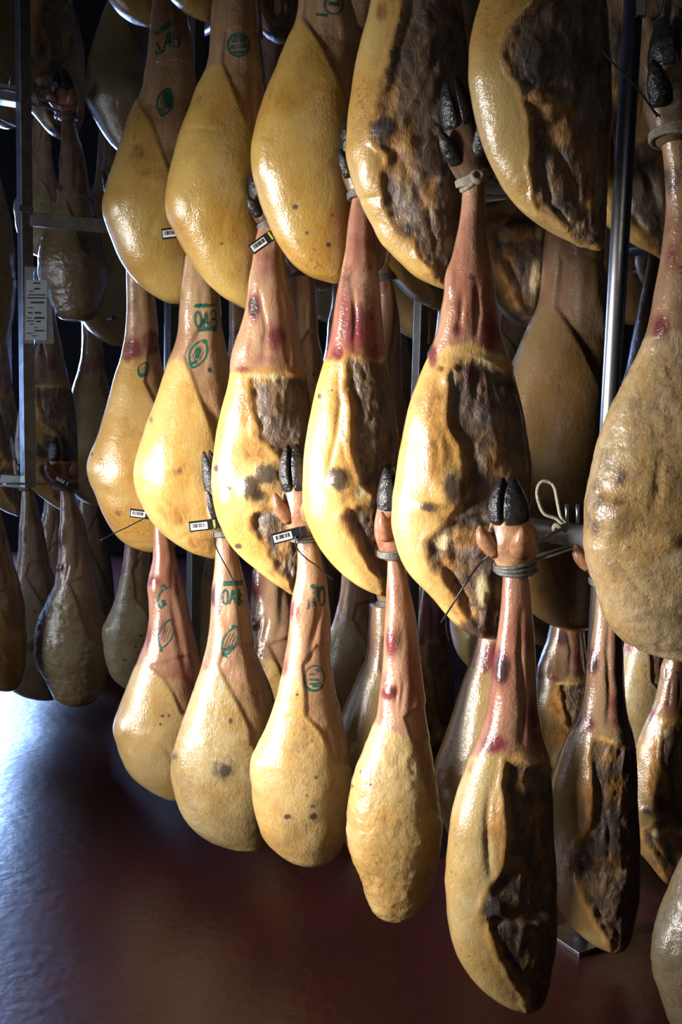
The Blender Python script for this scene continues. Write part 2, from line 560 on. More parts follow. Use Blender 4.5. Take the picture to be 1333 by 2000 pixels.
def ham_mesh(key, d, rows, kb=0.75, skew=0.0, meat=None, shank=None, side=None, red=(), dark=(), pale=(),
             ochre=(), bumps=(), grooves=(), N=230, M=150, seed=0, lumpy=1.0, wrinkle=0.0, lean=0.0, age=0.0):
    rows = sorted(rows)
    ys = np.array([r[0] for r in rows], float)
    yb, yt = ys[-1], ys[0]
    H = yb - yt
    q = np.sqrt((yb - ys) / H)[::-1]
    f = np.linspace(0, 1, N) ** 1.5
    f[0] = 0.00004
    qq = np.sqrt(f)
    xl = pchip(q, np.array([r[1] for r in rows])[::-1], qq)
    xr = pchip(q, np.array([r[2] for r in rows])[::-1], qq)
    yy = yb - f * H
    th = np.linspace(0, 2 * math.pi, M, endpoint=False)
    c, s = np.cos(th), np.sin(th)
    e = 2 / 2.25
    cc, ss = np.sign(c) * np.abs(c) ** e, np.sign(s) * np.abs(s) ** e
    P = np.zeros((N, M, 3))
    for i in range(N):
        L, R = U(xl[i], yy[i], d), U(xr[i], yy[i], d)
        C, hv = (L + R) / 2, (R - L) / 2
        rx = np.linalg.norm(hv)
        ry = rx * (1 + (kb - 1) * float(sstep(0.03, 0.085, rx)))
        ring = C + cc[:, None] * hv
        ring[:, 1] -= ss * ry
        ring[:, 1] += skew * cc * rx * float(sstep(0.03, 0.085, rx)) + lean * (0.5 - f[i])
        P[i] = ring
    du = np.roll(P, -1, 1) - np.roll(P, 1, 1)
    dv = np.gradient(P, axis=0)
    nr = np.cross(du, dv)
    nr /= np.linalg.norm(nr, axis=2, keepdims=True) + 1e-12
    C = P.mean(1, keepdims=True)
    sgn = np.sign(((P - C) * nr).sum(2, keepdims=True).mean())
    nr = (nr * sgn).reshape(-1, 3)
    P = P.reshape(-1, 3)
    Q = project(P)
    view = np.array([0, 0, CAM_H]) - P
    view /= np.linalg.norm(view, axis=1, keepdims=True)
    front = sstep(-0.25, 0.15, (nr * view).sum(1))
    wid = np.repeat((xr - xl) * d / F, M)
    def blobs(lst):
        r = np.zeros(len(P))
        for b in lst:
            x, y, rx, ry = b[:4]
            k = b[4] if len(b) > 4 else 1.0
            r = np.maximum(r, k * np.exp(-(((Q[:, 0] - x) / rx) ** 2 + ((Q[:, 1] - y) / ry) ** 2) * 0.8))
        return r * front
    sd = {}
    for nm, poly in (('meat', meat), ('shank', shank), ('side', side)):
        if poly is None:
            sd[nm] = np.full(len(P), -400.0)
        else:
            sd[nm] = polysd(Q, poly)
    wobble = 26 * fbm(P * 20, 3, seed + 33) + 9 * fbm(P * 70, 2, seed + 37)
    mt = np.where(front > 0.3, sd['meat'] + wobble * (sd['meat'] > -60), -90.0)
    body = 1 - np.repeat(sstep(0.62, 0.8, f), M)
    # the lie of the flesh
    amp = np.clip(wid / 0.2, 0.15, 1.0) * lumpy
    tip = np.repeat(sstep(0.0, 0.02, f), M)
    disp = 0.010 * fbm(P * 9.0 + seed * 3.1, 2, seed) * amp + 0.0026 * fbm(P * 24.0, 2, seed + 5) * amp
    Pz = P * np.array([1, 1, 0.4]) + 0.012 * fbm(P * 18, 2, seed + 30)[:, None]
    mm = sstep(-9, 14, mt)
    rid = np.abs(fbm(Pz * 60.0 + 0.6 * fbm(P * 14, 2, seed + 8)[:, None], 3, seed + 9)) * 2
    disp += mm * (-0.0045 + 0.0055 * (rid - 0.35) + 0.010 * fbm(P * np.array([22, 22, 9.0]), 3, seed + 12))
    disp += 0.0028 * np.exp(-((mt + 9) / 7.0) ** 2) * front
    sk = sstep(-8, 8, sd['shank'])
    disp += sk * (0.0045 * fbm(Pz * np.array([36, 36, 24.0]), 2, seed + 15))
    if side is not None:
        disp -= 0.0042 * sstep(-3, 4, sd['side'])
    if wrinkle:
        disp += wrinkle * (1 - sk) * (np.abs(fbm(P * 42, 3, seed + 21)) - 0.15) * 0.02
    for b in bumps:
        x, y, rx, ry, h = b
        disp += h * 0.001 * np.exp(-(((Q[:, 0] - x) / rx) ** 2 + ((Q[:, 1] - y) / ry) ** 2) ** 1.5) * front
    for g in grooves:
        wd, dp, pts = g
        gd, fd = segdist(Q, pts, False, True)
        gd = gd + 3.0 * fbm(P * 60, 2, seed + 44)
        disp -= dp * 0.00075 * np.exp(-(gd / (wd * 1.25)) ** 2) * front * fd
    P = P + nr * (disp * tip)[:, None]
    O = U((xl[-1] + xr[-1]) / 2, yt, d)
    V = np.concatenate([P - O, [P[:M].mean(0) - O, P[-M:].mean(0) - O]])
    i = np.arange(N - 1)[:, None] * M
    k = np.arange(M)[None]
    k2 = (k + 1) % M
    quads = np.stack([i + k, i + M + k, i + M + k2, i + k2], -1).reshape(-1, 4)
    kk = np.arange(M)
    t1 = np.stack([np.full(M, N * M), kk, (kk + 1) % M], 1)
    t2 = np.stack([np.full(M, N * M + 1), (N - 1) * M + (kk + 1) % M, (N - 1) * M + kk], 1)
    loops = np.concatenate([quads.ravel(), t1.ravel(), t2.ravel()])
    st = np.concatenate([np.arange(len(quads)) * 4, len(quads) * 4 + np.arange(2 * M) * 3])
    me = mesh_from('body', V, loops, st)
    def enc(x):
        return np.clip(0.5 + x / 90.0, 0, 1)
    def attr(name, arr):
        arr = np.concatenate([arr, [arr[:M].mean(0), arr[-M:].mean(0)]]).astype(np.float32)
        a = me.attributes.new(name, 'FLOAT_COLOR', 'POINT')
        a.data.foreach_set('color', arr.ravel())
    attr('ma', np.stack([enc(mt), enc(sd['shank']), enc(sd['side']), np.full(len(P), age)], 1))
    attr('mb', np.stack([blobs(red), blobs(dark), blobs(pale), blobs(ochre)], 1))
    me.materials.append(M_HAM)
    return me, O, P, quads

def frame(a, yaw):
    a = Vector(a).normalized()
    b = Vector((0, -1, 0)).cross(a)
    b = (b if b.length > 1e-6 else Vector((1, 0, 0))).normalized()
    if b.x < 0:
        b = -b
    c = b.cross(a).normalized()
    if c.y > 0:
        c = -c                                    # c points to the viewer's side
    ca, sa = math.cos(yaw), math.sin(yaw)
    return a, b * ca + c * sa, c * ca - b * sa

def add_foot(root, A, yaw=0.0, wf=1.0, skin=(0.42, 0.26, 0.15, 1), claw='skin', cordmat=None, start=(0, 0, 0), hoofs=True):
    """trotter, two hooves, two dewclaws and the tied cord; local to the rope point"""
    L = Vector(A).length
    a, b, c = frame(A, yaw)
    S = Vector(start)
    n = 20
    def ellipse(o, rb, rc, flat=0.0):
        out = []
        for k in range(n):
            t = 2 * math.pi * k / n
            out.append(o + b * (rb * math.cos(t)) + c * (rc * math.sin(t)))
        return out
    m = MB()
    prof = ((-.10, .020, .020), (0, .025, .024), (.07, .028, .026), (.16, .033, .030), (.27, .036, .032), (.38, .034, .030),
            (.48, .030, .026), (.58, .026, .021), (.66, .018, .015), (.69, .006, .005))
    m.rings([ellipse(S + a * (s * L), rb * wf, rc * wf) for s, rb, rc in prof])
    t = m.build('trotter', M_TROT, root, True)
    t.color = skin
    md = t.modifiers.new('smooth', 'SUBSURF')
    md.levels = md.render_levels = 1
    if hoofs:
        for sd in (-1, 1):
            m = MB()
            rings = []
            for s, off, rb, rc, bk in ((.44, .0035, .016, .015, .0), (.50, .0040, .0230, .022, .001), (.58, .0045, .0250, .0255, .003),
                                       (.70, .0048, .0235, .0245, .004), (.82, .0048, .0190, .0200, .003), (.92, .0050, .0125, .0130, .000), (.98, .0060, .0062, .0065, -.003), (1.0, .0070, .0020, .002, -.004)):
                o = S + a * (s * L) + b * (sd * off * wf) + c * (bk * wf)
                ring = []
                for k in range(n):
                    q = 2 * math.pi * k / n
                    x = math.cos(q)
                    if x * sd < 0:
                        x *= 0.13                          # flat inner face
                    ring.append(o + b * (x * rb * wf) + c * (math.sin(q) * rc * wf))
                rings.append(ring)
            m.rings(rings)
            h = m.build('hoof', M_HOOF, root, True)
            md = h.modifiers.new('smooth', 'SUBSURF')
            md.levels = md.render_levels = 1
            m = MB()
            p0 = S + a * (.22 * L) + b * (sd * .017 * wf) + c * (.017 * wf)
            p1 = S + a * (.38 * L) + b * (sd * .027 * wf) + c * (.029 * wf)
            p2 = S + a * (.53 * L) + b * (sd * .031 * wf) + c * (.031 * wf)
            m.tube(spline([p0, p1, p2], 5), [x * wf for x in (.0145, .0145, .0145, .0138, .013, .012, .0105, .009, .0072, .005, .002)], 12)
            dcl = m.build('dewclaw', M_HOOF if claw == 'black' else M_TROT, root, True)
            dcl.color = (skin[0] * .95, skin[1] * .85, skin[2] * .8, 1)
    m = MB()
    for w_ in range(3):
        tl = 0.10 * (w_ - 1)
        pts = []
        for k in range(22):
            q = 2 * math.pi * k / 22
            pts.append(S + a * ((w_ - 1) * .0062 + tl * .03 * math.cos(q)) + b * (.0275 * wf * math.cos(q)) + c * (.0265 * wf * math.sin(q)))
        m.tube(pts, .0041, 7, True)
    return m.build('cord', cordmat or M_WETCORD, root, True)

# how rosy each shank is
ROSY = dict(T1=.15, T2=.15, T3=.1, T4=.3, M1=.2, M2=.03, M3=.4, M4=.85, M5=.6, M6=.3, B1=.6, B2=.35, B3=.25, B4=.6, B5=.75)

def make_ham(key, label, d, rows, color, foot=None, group='front row of hanging hams', **kw):
    me, O, P, quads = ham_mesh(key, d, rows, **kw)
    root = empty('cured_ham', O, label, 'ham', group)
    b = bpy.data.objects.new('body', me)
    col.objects.link(b)
    b.parent = root
    b.color = (*color, ROSY.get(key, .3))
    HAMS[key] = dict(root=root, body=b, O=O, d=d, rows=sorted(rows), length=abs((P[:, 2].max() - P[:, 2].min())))
    BVH[key] = (P, quads)
    fk = dict(foot or {})
    tip = fk.pop('tip', None)
    dd = fk.pop('dd', 0.0)
    if tip is None:
        A = (random.uniform(-.012, .012), 0.02, 0.165)
    else:
        A = U(tip[0], tip[1], d + dd) - O
    add_foot(root, A, **fk)
    return root

def tree_for(key):
    P, quads = BVH[key]
    if not isinstance(P, BVHTree):
        BVH[key] = (BVHTree.FromPolygons([tuple(x) for x in P], [tuple(int(i) for i in q) for q in quads]), None)
    return BVH[key][0]

def stamp(key, strokes, width=3.2):
    """flat green ink print laid on the skin: strokes are polylines in the photo's pixels"""
    tr = tree_for(key)
    h = HAMS[key]
    m = MB()
    eye = Vector((0, 0, CAM_H))
    for st in strokes:
        wd = width
        if isinstance(st, tuple) and isinstance(st[0], (int, float)):
            wd, st = st
        pts = []
        for i in range(len(st) - 1):
            (x0, y0), (x1, y1) = st[i], st[i + 1]
            n = max(1, int(math.hypot(x1 - x0, y1 - y0) / 3))
            pts += [(x0 + (x1 - x0) * k / n, y0 + (y1 - y0) * k / n) for k in range(n)]
        pts.append(st[-1])
        row = []
        for i, p in enumerate(pts):
            a, b = pts[max(i - 1, 0)], pts[min(i + 1, len(pts) - 1)]
            tx, ty = b[0] - a[0], b[1] - a[1]
            l = math.hypot(tx, ty) or 1
            nx, ny = -ty / l, tx / l
            rr = []
            for s in (-1, 0, 1):
                D = Vector(U(p[0] + nx * s * wd / 2, p[1] + ny * s * wd / 2, h['d'])) - eye
                hit = tr.ray_cast(eye, D.normalized())
                rr.append(None if hit[0] is None else hit[0] + hit[1] * (0.0009 if hit[1].dot(D) < 0 else -0.0009) - Vector(h['O']))
            row.append(rr)
        for i in range(len(row) - 1):
            for s in (0, 1):
                q = (row[i][s], row[i][s + 1], row[i + 1][s + 1], row[i + 1][s])
                if all(x is not None for x in q) and max((q[0] - y).length for y in q) < 0.03:
                    m.add(q, [(0, 1, 2, 3)])
    if m.v:
        return m.build('ink_stamp', M_INK, h['root'], True)

def ell(cx, cy, rx, ry, ang=0, a0=0, a1=360, n=28):
    out = []
    for k in range(n + 1):
        t = math.radians(a0 + (a1 - a0) * k / n)
        x, y = rx * math.cos(t), ry * math.sin(t)
        c, s = math.cos(math.radians(ang)), math.sin(math.radians(ang))
        out.append((cx + x * c - y * s, cy + x * s + y * c))
    return out

def leaf(cx, cy, rx, ry, ang, n=14):
    """pointed oval outline"""
    out = []
    for sgn in (1, -1):
        for k in range(n + 1):
            t = k / n
            t = t if sgn > 0 else 1 - t
            x = rx * sgn * math.sin(math.pi * t) ** 0.8
            y = ry * (2 * t - 1)
            c, s = math.cos(math.radians(ang)), math.sin(math.radians(ang))
            out.append((cx + x * c - y * s, cy + x * s + y * c))
    return out

# ------------------------------------------------------------------ the front rows, ham by ham
YEL = (0.46, 0.305, 0.085)
YEL2 = (0.60, 0.39, 0.13)
PALE = (0.51, 0.36, 0.155)
GREY = (0.43, 0.325, 0.155)
BIG = -400, 1800
def above(*pts):
    """everything above a boundary line of pixels"""
    return [(pts[0][0] - 200, -700)] + [(pts[0][0] - 200, pts[0][1])] + list(pts) + [(pts[-1][0] + 200, pts[-1][1]), (pts[-1][0] + 200, -700)]

DT = [2.80, 2.57, 2.34, 2.11, 1.84]      # hanging depth of each place along the rack, top and bottom tier
DM = [2.93, 2.70, 2.47, 2.24, 2.00]      # middle tier

# --- top tier
make_ham('T1', 'ham with green stamps on a thin shank, leftmost of upper row', DT[0],
    [(-80, 300, 352), (0, 298, 362), (60, 293, 372), (120, 288, 382), (180, 272, 392), (230, 250, 398), (300, 229, 402), (370, 211, 402), (405, 207, 402),
     (440, 211, 400), (480, 225, 396), (520, 246, 392), (555, 272, 388), (580, 305, 380), (594, 345, 350)], YEL, kb=.82, seed=1,
    shank=above((240, 192), (262, 184), (300, 205), (420, 215)), side=[(258, 182), (296, 240), (318, 300), (338, 350), (395, 440), (480, 440), (480, 120), (300, 120)],
    dark=[(278, 232, 14, 22, .42), (270, 300, 22, 40, .38), (285, 330, 12, 20, .4), (262, 268, 8, 8, .45)], red=[(330, 20, 20, 40, .5)],
    bumps=[(214, 405, 22, 34, 6), (265, 500, 40, 40, 4)], grooves=[(5, 2.5, [(330, 380), (305, 425), (290, 470)])])
make_ham('T2', 'yellow ham with a round green stamp on its shank and a faint cord line', DT[1],
    [(-80, 420, 492), (0, 416, 500), (60, 412, 506), (110, 408, 512), (140, 400, 516), (180, 382, 520), (240, 360, 524), (300, 342, 528), (350, 330, 530), (385, 327, 530),
     (420, 331, 528), (460, 346, 524), (510, 370, 520), (550, 400, 516), (580, 436, 512), (598, 470, 506), (606, 496, 500)], YEL, kb=.8, seed=2,
    shank=above((395, 140), (428, 124), (450, 140), (560, 160)), side=[(434, 122), (452, 165), (474, 215), (494, 262), (520, 330), (600, 330), (600, 60), (440, 60)],
    dark=[(392, 190, 30, 24, .30), (366, 300, 22, 30, .28), (433, 476, 4, 4, .8)], bumps=[(345, 400, 30, 40, 6), (400, 300, 50, 80, 3)],
    grooves=[(3.2, 2.4, [(352, 255), (392, 251), (432, 258)]), (4, 2, [(440, 400), (436, 470)])])
make_ham('T3', 'smooth long yellow ham with small dark specks, third of the upper row', DT[2],
    [(-90, 588, 668), (0, 584, 690), (40, 578, 702), (80, 560, 708), (130, 540, 710), (190, 518, 712), (250, 500, 712), (295, 492, 710),
     (340, 494, 706), (390, 506, 702), (440, 526, 700), (480, 546, 698), (515, 572, 694), (540, 606, 686), (551, 640, 670), (554, 655, 660)], (0.45, 0.295, 0.08), kb=.75, seed=3,
    shank=above((560, 50), (585, 38), (610, 60), (760, 100)), side=[(592, 34), (632, 90), (660, 150), (684, 215), (715, 300), (790, 300), (790, -40), (600, -40)],
    dark=[(576, 404, 6, 6, .9), (600, 455, 5, 5, .9), (583, 470, 12, 10, .5), (643, 478, 5, 5, .9), (650, 420, 4, 4, .7), (530, 190, 6, 8, .5), (640, 150, 30, 40, .25)],
    bumps=[(500, 300, 24, 50, 5)], grooves=[(4, 2, [(545, 100), (534, 180), (515, 250)]), (3, 1.6, [(505, 262), (530, 272)])])
make_ham('T4', 'ham showing dark meat beside a thick yellow rim, black hooves in front of it', DT[3],
    [(-110, 742, 870), (-40, 732, 890), (20, 720, 905), (70, 706, 912), (120, 696, 918), (180, 684, 922), (240, 677, 925), (290, 676, 925), (340, 684, 922),
     (390, 700, 916), (440, 724, 908), (480, 750, 900), (515, 782, 896), (540, 812, 892), (556, 845, 888), (566, 880, 884)], (0.53, 0.365, 0.13), kb=.62, seed=4,
    meat=[(800, -60), (782, 50), (762, 150), (742, 205), (726, 235), (724, 268), (742, 286), (762, 300), (752, 360), (765, 420), (790, 455), (812, 470), (838, 510), (860, 548), (880, 566), (960, 566), (960, -60)],
    dark=[(750, 250, 26, 26, .9), (800, 120, 40, 60, .5), (795, 445, 22, 24, .7)], ochre=[(760, 190, 26, 40, .6), (785, 275, 26, 24, 1), (790, 330, 26, 30, .5), (835, 380, 20, 50, .5)],
    pale=[(798, 375, 16, 34, .45), (862, 350, 26, 16, .5), (878, 480, 16, 34, .5), (872, 380, 22, 24, .4)], red=[(745, 20, 16, 26, .6)],
    bumps=[(748, 252, 22, 24, 7), (720, 340, 26, 40, 5), (790, 280, 20, 18, 6), (735, 470, 30, 24, 4)], grooves=[(4, 4, [(690, 395), (720, 388), (745, 384)]), (7, 6, [(745, 300), (752, 370), (770, 430)]), (5, 5, [(780, 300), (800, 340), (830, 400), (850, 470), (860, 540)])], lumpy=1.15)
make_ham('T5', 'ham with broad yellow rim and dark meat, rightmost of upper row', 1.79,
    [(-150, 975, 1130), (-80, 955, 1160), (0, 938, 1184), (50, 926, 1190), (100, 918, 1194), (150, 916, 1196), (200, 921, 1196), (250, 932, 1194), (300, 950, 1192),
     (350, 975, 1190), (390, 1002, 1188), (425, 1038, 1186), (450, 1076, 1184), (470, 1115, 1182), (484, 1150, 1178), (490, 1170, 1172)], (0.52, 0.365, 0.14), kb=.5, seed=5,
    meat=[(1070, -150), (1050, 0), (1012, 55), (995, 110), (1005, 150), (1024, 175), (1038, 230), (1046, 290), (1050, 350), (1060, 400), (1095, 425), (1125, 455), (1150, 480), (1260, 490), (1260, -150)],
    dark=[(1035, 110, 34, 52, .95), (1140, 120, 30, 60, .7), (1090, 400, 40, 40, .5), (1160, 430, 20, 40, .6)], ochre=[(1010, 90, 22, 40, .6), (1050, 195, 30, 20, 1), (1090, 220, 40, 30, .6), (1100, 260, 26, 26, .8), (1150, 300, 20, 60, .45), (1155, 400, 10, 26, .8)],
    pale=[(1075, 190, 16, 16, .5), (1130, 230, 22, 30, .4)],
    bumps=[(1040, 110, 34, 50, 8), (1052, 190, 22, 16, 9), (1085, 215, 20, 20, 6), (1110, 265, 26, 26, 5)],
    grooves=[(6, 7, [(1040, 250), (1060, 330), (1080, 400), (1130, 460)]), (5, 6, [(1080, 260), (1110, 330), (1140, 400)])], lumpy=1.15)

# --- middle tier
make_ham('M1', 'slim glossy ham with a dark red bruise on the shank, leftmost of the middle row', DM[0],
    [(505, 246, 292), (560, 247, 300), (600, 248, 304), (640, 246, 308), (690, 237, 314), (740, 222, 328), (800, 206, 350), (850, 192, 362), (890, 180, 368), (912, 176, 370), (935, 178, 370),
     (965, 188, 368), (1000, 202, 366), (1030, 218, 362), (1055, 240, 352), (1070, 268, 338), (1078, 300, 310)], YEL2, kb=.82, seed=6,
    shank=above((228, 705), (270, 700), (300, 700), (360, 740)), side=[(290, 690), (282, 745), (305, 790), (330, 840), (352, 910), (420, 960), (440, 650), (320, 640)],
    red=[(262, 682, 22, 26, .9), (298, 668, 26, 24, .9), (250, 700, 14, 14, .7), (252, 600, 6, 14, .5)], dark=[(234, 1003, 8, 9, .55), (262, 590, 8, 16, .5), (184, 887, 5, 6, .6)],
    bumps=[(182, 912, 18, 40, 6), (232, 880, 26, 60, 4)], grooves=[(5, 2.5, [(236, 730), (222, 790), (205, 860)]), (3, 2, [(225, 1053), (250, 1062), (290, 1062)]), (5, 3, [(270, 560), (272, 620)])])
make_ham('M2', 'plump yellow ham with a green number stamp and leaf stamp on its pale shank', DM[1],
    [(500, 362, 422), (550, 357, 428), (600, 352, 432), (640, 348, 438), (680, 338, 446), (710, 326, 452), (740, 316, 458), (790, 300, 468), (840, 284, 472), (885, 272, 474), (925, 267, 474), (955, 270, 472),
     (985, 279, 468), (1015, 296, 464), (1040, 318, 460), (1062, 346, 456), (1078, 376, 452), (1088, 405, 444), (1092, 428, 434)], YEL2, kb=.78, seed=7,
    shank=above((322, 712), (345, 697), (366, 720), (470, 760)), side=[(358, 694), (372, 728), (388, 770), (406, 815), (424, 865), (450, 930), (540, 930), (540, 620), (400, 620)],
    dark=[(296, 820, 5, 10, .6), (340, 920, 36, 16, .38), (410, 722, 4, 4, 1), (355, 575, 6, 18, .5)], ochre=[(345, 1000, 40, 40, .5), (400, 1060, 50, 30, .6)], red=[(364, 545, 10, 24, .4)],
    bumps=[(275, 930, 22, 50, 6), (330, 900, 40, 60, 4)], grooves=[(4, 2.2, [(340, 1060), (375, 1042), (405, 1040)]), (8, 5, [(400, 770), (425, 830), (440, 880)]), (4, 2, [(392, 560), (396, 640)])])
make_ham('M3', 'ham with brown crusted meat face, hooves and tag of a lower ham before it', DM[2],
    [(440, 505, 552), (490, 495, 556), (540, 488, 562), (590, 482, 572), (640, 472, 580), (690, 456, 590), (725, 448, 598), (770, 438, 606), (820, 428, 612), (870, 419, 614), (920, 415, 616), (965, 416, 616), (1005, 424, 614),
     (1040, 438, 610), (1070, 456, 606), (1095, 478, 602), (1115, 504, 598), (1135, 530, 594), (1152, 556, 588), (1163, 578, 581)], (0.60, 0.395, 0.135), kb=.62, seed=8,
    shank=above((440, 728), (470, 726), (520, 722), (560, 728), (640, 745)),
    meat=[(496, 742), (500, 800), (512, 855), (540, 880), (556, 905), (560, 950), (542, 985), (522, 1005), (500, 1010), (496, 1035), (520, 1060), (540, 1088), (560, 1118), (580, 1150), (650, 1160), (650, 745), (560, 736)],
    dark=[(520, 925, 22, 26, .85), (490, 952, 16, 24, .95), (505, 965, 22, 18, .8), (405 + 18, 915, 7, 7, .8), (445, 953, 8, 8, .9), (466, 1067, 8, 6, .8), (497, 605, 12, 24, .85), (520, 1010, 16, 14, .6), (540, 1120, 26, 24, .4)],
    red=[(520, 510, 40, 50, .5), (498, 600, 14, 34, .85), (540, 660, 22, 28, .75), (475, 722, 16, 10, .7), (530, 640, 14, 20, .5), (520, 700, 40, 14, .4)],
    ochre=[(480, 790, 20, 50, .75), (500, 880, 34, 30, .7), (470, 800, 26, 60, .45), (460, 900, 30, 50, .4), (555, 1060, 14, 40, .8), (500, 880, 20, 30, .7), (540, 790, 30, 40, .3)],
    pale=[(545, 1000, 22, 16, .6), (520, 735, 60, 9, .6), (560, 1030, 20, 16, .45)],
    bumps=[(488, 955, 18, 22, 9), (520, 925, 24, 26, 7), (530, 800, 34, 50, 6), (470, 770, 18, 50, 4), (440, 970, 16, 24, 3)],
    grooves=[(5, 5, [(500, 735), (502, 800), (520, 870)]), (6, 7, [(545, 890), (545, 950), (520, 1000), (500, 1015), (520, 1070), (560, 1130)]), (4, 4, [(505, 560), (520, 640), (515, 715)]), (4, 4, [(545, 560), (560, 640), (566, 720)])], lumpy=1.2)
make_ham('M4', 'narrow ham with a ridged fat edge, black crust spot and dark red shank', DM[3],
    [(380, 690, 724), (430, 682, 730), (480, 676, 735), (530, 666, 740), (580, 657, 744), (630, 648, 748), (680, 640, 752), (720, 628, 758), (770, 614, 766), (820, 604, 774), (870, 597, 778), (920, 592, 780), (970, 590, 780), (1010, 596, 778),
     (1045, 609, 776), (1080, 630, 774), (1110, 655, 772), (1135, 685, 770), (1152, 715, 766), (1163, 742, 760), (1168, 755, 757)], (0.60, 0.395, 0.135), kb=.75, seed=9,
    shank=above((620, 702), (650, 705), (680, 695), (720, 700), (800, 702)),
    meat=[(682, 700), (684, 760), (692, 820), (694, 880), (700, 920), (716, 955), (740, 962), (728, 985), (686, 992), (676, 1010), (690, 1045), (708, 1075), (728, 1100), (745, 1130), (757, 1160), (830, 1165), (830, 705), (730, 702)],
    dark=[(660, 935, 22, 22, 1), (650, 930, 14, 16, .9), (625, 775, 5, 6, .9), (637, 856, 4, 4, .8), (649, 762, 4, 4, .7), (678, 545, 16, 40, .6), (720, 560, 14, 120, .5)],
    red=[(706, 470, 40, 80, .55), (700, 640, 40, 60, .8), (660, 690, 12, 16, .9), (675, 600, 18, 60, .6), (725, 690, 24, 30, .7)],
    ochre=[(670, 800, 12, 70, .7), (680, 900, 14, 40, .7), (690, 960, 18, 26, .8), (672, 860, 16, 60, .45), (730, 955, 12, 16, .5), (650, 800, 20, 60, .3)], pale=[(702, 962, 10, 14, .9), (725, 980, 22, 14, .4)],
    bumps=[(662, 936, 20, 20, 9), (690, 950, 16, 14, 5), (684, 820, 12, 60, 5)],
    grooves=[(4, 5, [(660, 720), (664, 790), (658, 850), (644, 910), (640, 950)]), (4, 6, [(690, 560), (694, 620), (692, 700)]), (6, 6, [(668, 960), (690, 1010), (720, 1080), (750, 1150)]), (5, 5, [(690, 720), (694, 800), (700, 880)])], lumpy=1.1)
make_ham('M5', 'largest ham of the middle row, open meat face and smooth pale rim', DM[4],
    [(350, 905, 950), (395, 903, 948), (440, 898, 950), (490, 886, 956), (540, 874, 964), (590, 864, 970), (640, 854, 978), (690, 838, 992), (730, 820, 1004), (780, 802, 1016), (830, 790, 1026), (880, 781, 1032), (930, 774, 1036), (980, 769, 1038),
     (1020, 769, 1038), (1060, 776, 1036), (1100, 792, 1034), (1135, 814, 1030), (1165, 840, 1024), (1195, 866, 1014), (1220, 892, 1002), (1236, 918, 988), (1246, 950, 968)], (0.64, 0.44, 0.175), kb=.55, seed=10,
    shank=above((800, 690), (842, 700), (870, 676), (920, 668), (965, 690), (1060, 720)),
    meat=[(888, 710), (876, 740), (880, 790), (888, 840), (902, 880), (916, 930), (914, 975), (900, 990), (862, 1038), (836, 1060), (838, 1088), (852, 1115), (880, 1140), (906, 1180), (930, 1215), (960, 1250), (1090, 1230), (1090, 800), (1020, 745), (960, 712), (925, 705)],
    dark=[(885, 955, 26, 34, .75), (838, 990, 18, 12, .8), (922, 541, 6, 6, 1), (862, 720, 10, 8, .6), (930, 1000, 24, 40, .7), (925, 1230, 40, 24, .8), (905, 1150, 24, 40, .6), (1000, 880, 16, 80, .5)],
    red=[(925, 440, 40, 50, .45), (895, 645, 14, 14, .7), (845, 695, 10, 22, .9), (960, 650, 22, 40, .7), (930, 560, 12, 70, .5), (895, 590, 10, 30, .4), (920, 735, 40, 24, .55)],
    ochre=[(846, 900, 26, 60, .7), (850, 800, 24, 60, .65), (830, 790, 34, 40, .4), (860, 860, 34, 50, .6), (860, 800, 20, 40, .35), (905, 1055, 30, 20, .9), (895, 1170, 20, 34, 1), (920, 1215, 22, 22, .9), (975, 900, 20, 60, .5), (880, 1110, 16, 26, .7)],
    pale=[(868, 1060, 22, 18, .8), (955, 1050, 22, 26, .6), (945, 1150, 16, 40, .75), (960, 700, 36, 14, .7), (890, 735, 22, 20, .55), (985, 760, 8, 20, .5), (975, 1160, 12, 30, .6)],
    bumps=[(880, 955, 30, 36, 10), (836, 990, 22, 16, 5), (850, 890, 24, 60, 6), (900, 1045, 30, 16, 6), (950, 1150, 16, 40, 7), (878, 545, 10, 30, 6), (890, 735, 24, 24, 6), (870, 1090, 12, 40, 4)],
    grooves=[(6, 8, [(905, 880), (922, 940), (912, 985), (880, 1012), (860, 1018)]), (6, 7, [(905, 1020), (940, 1010), (960, 1020)]), (7, 8, [(850, 1060), (868, 1110), (905, 1160), (930, 1220)]), (5, 5, [(905, 560), (900, 620), (895, 660)]), (5, 5, [(930, 540), (934, 610), (930, 665)]), (4, 4, [(845, 840), (858, 880), (850, 920)]), (5, 5, [(884, 710), (884, 790), (900, 870)])], lumpy=1.25)
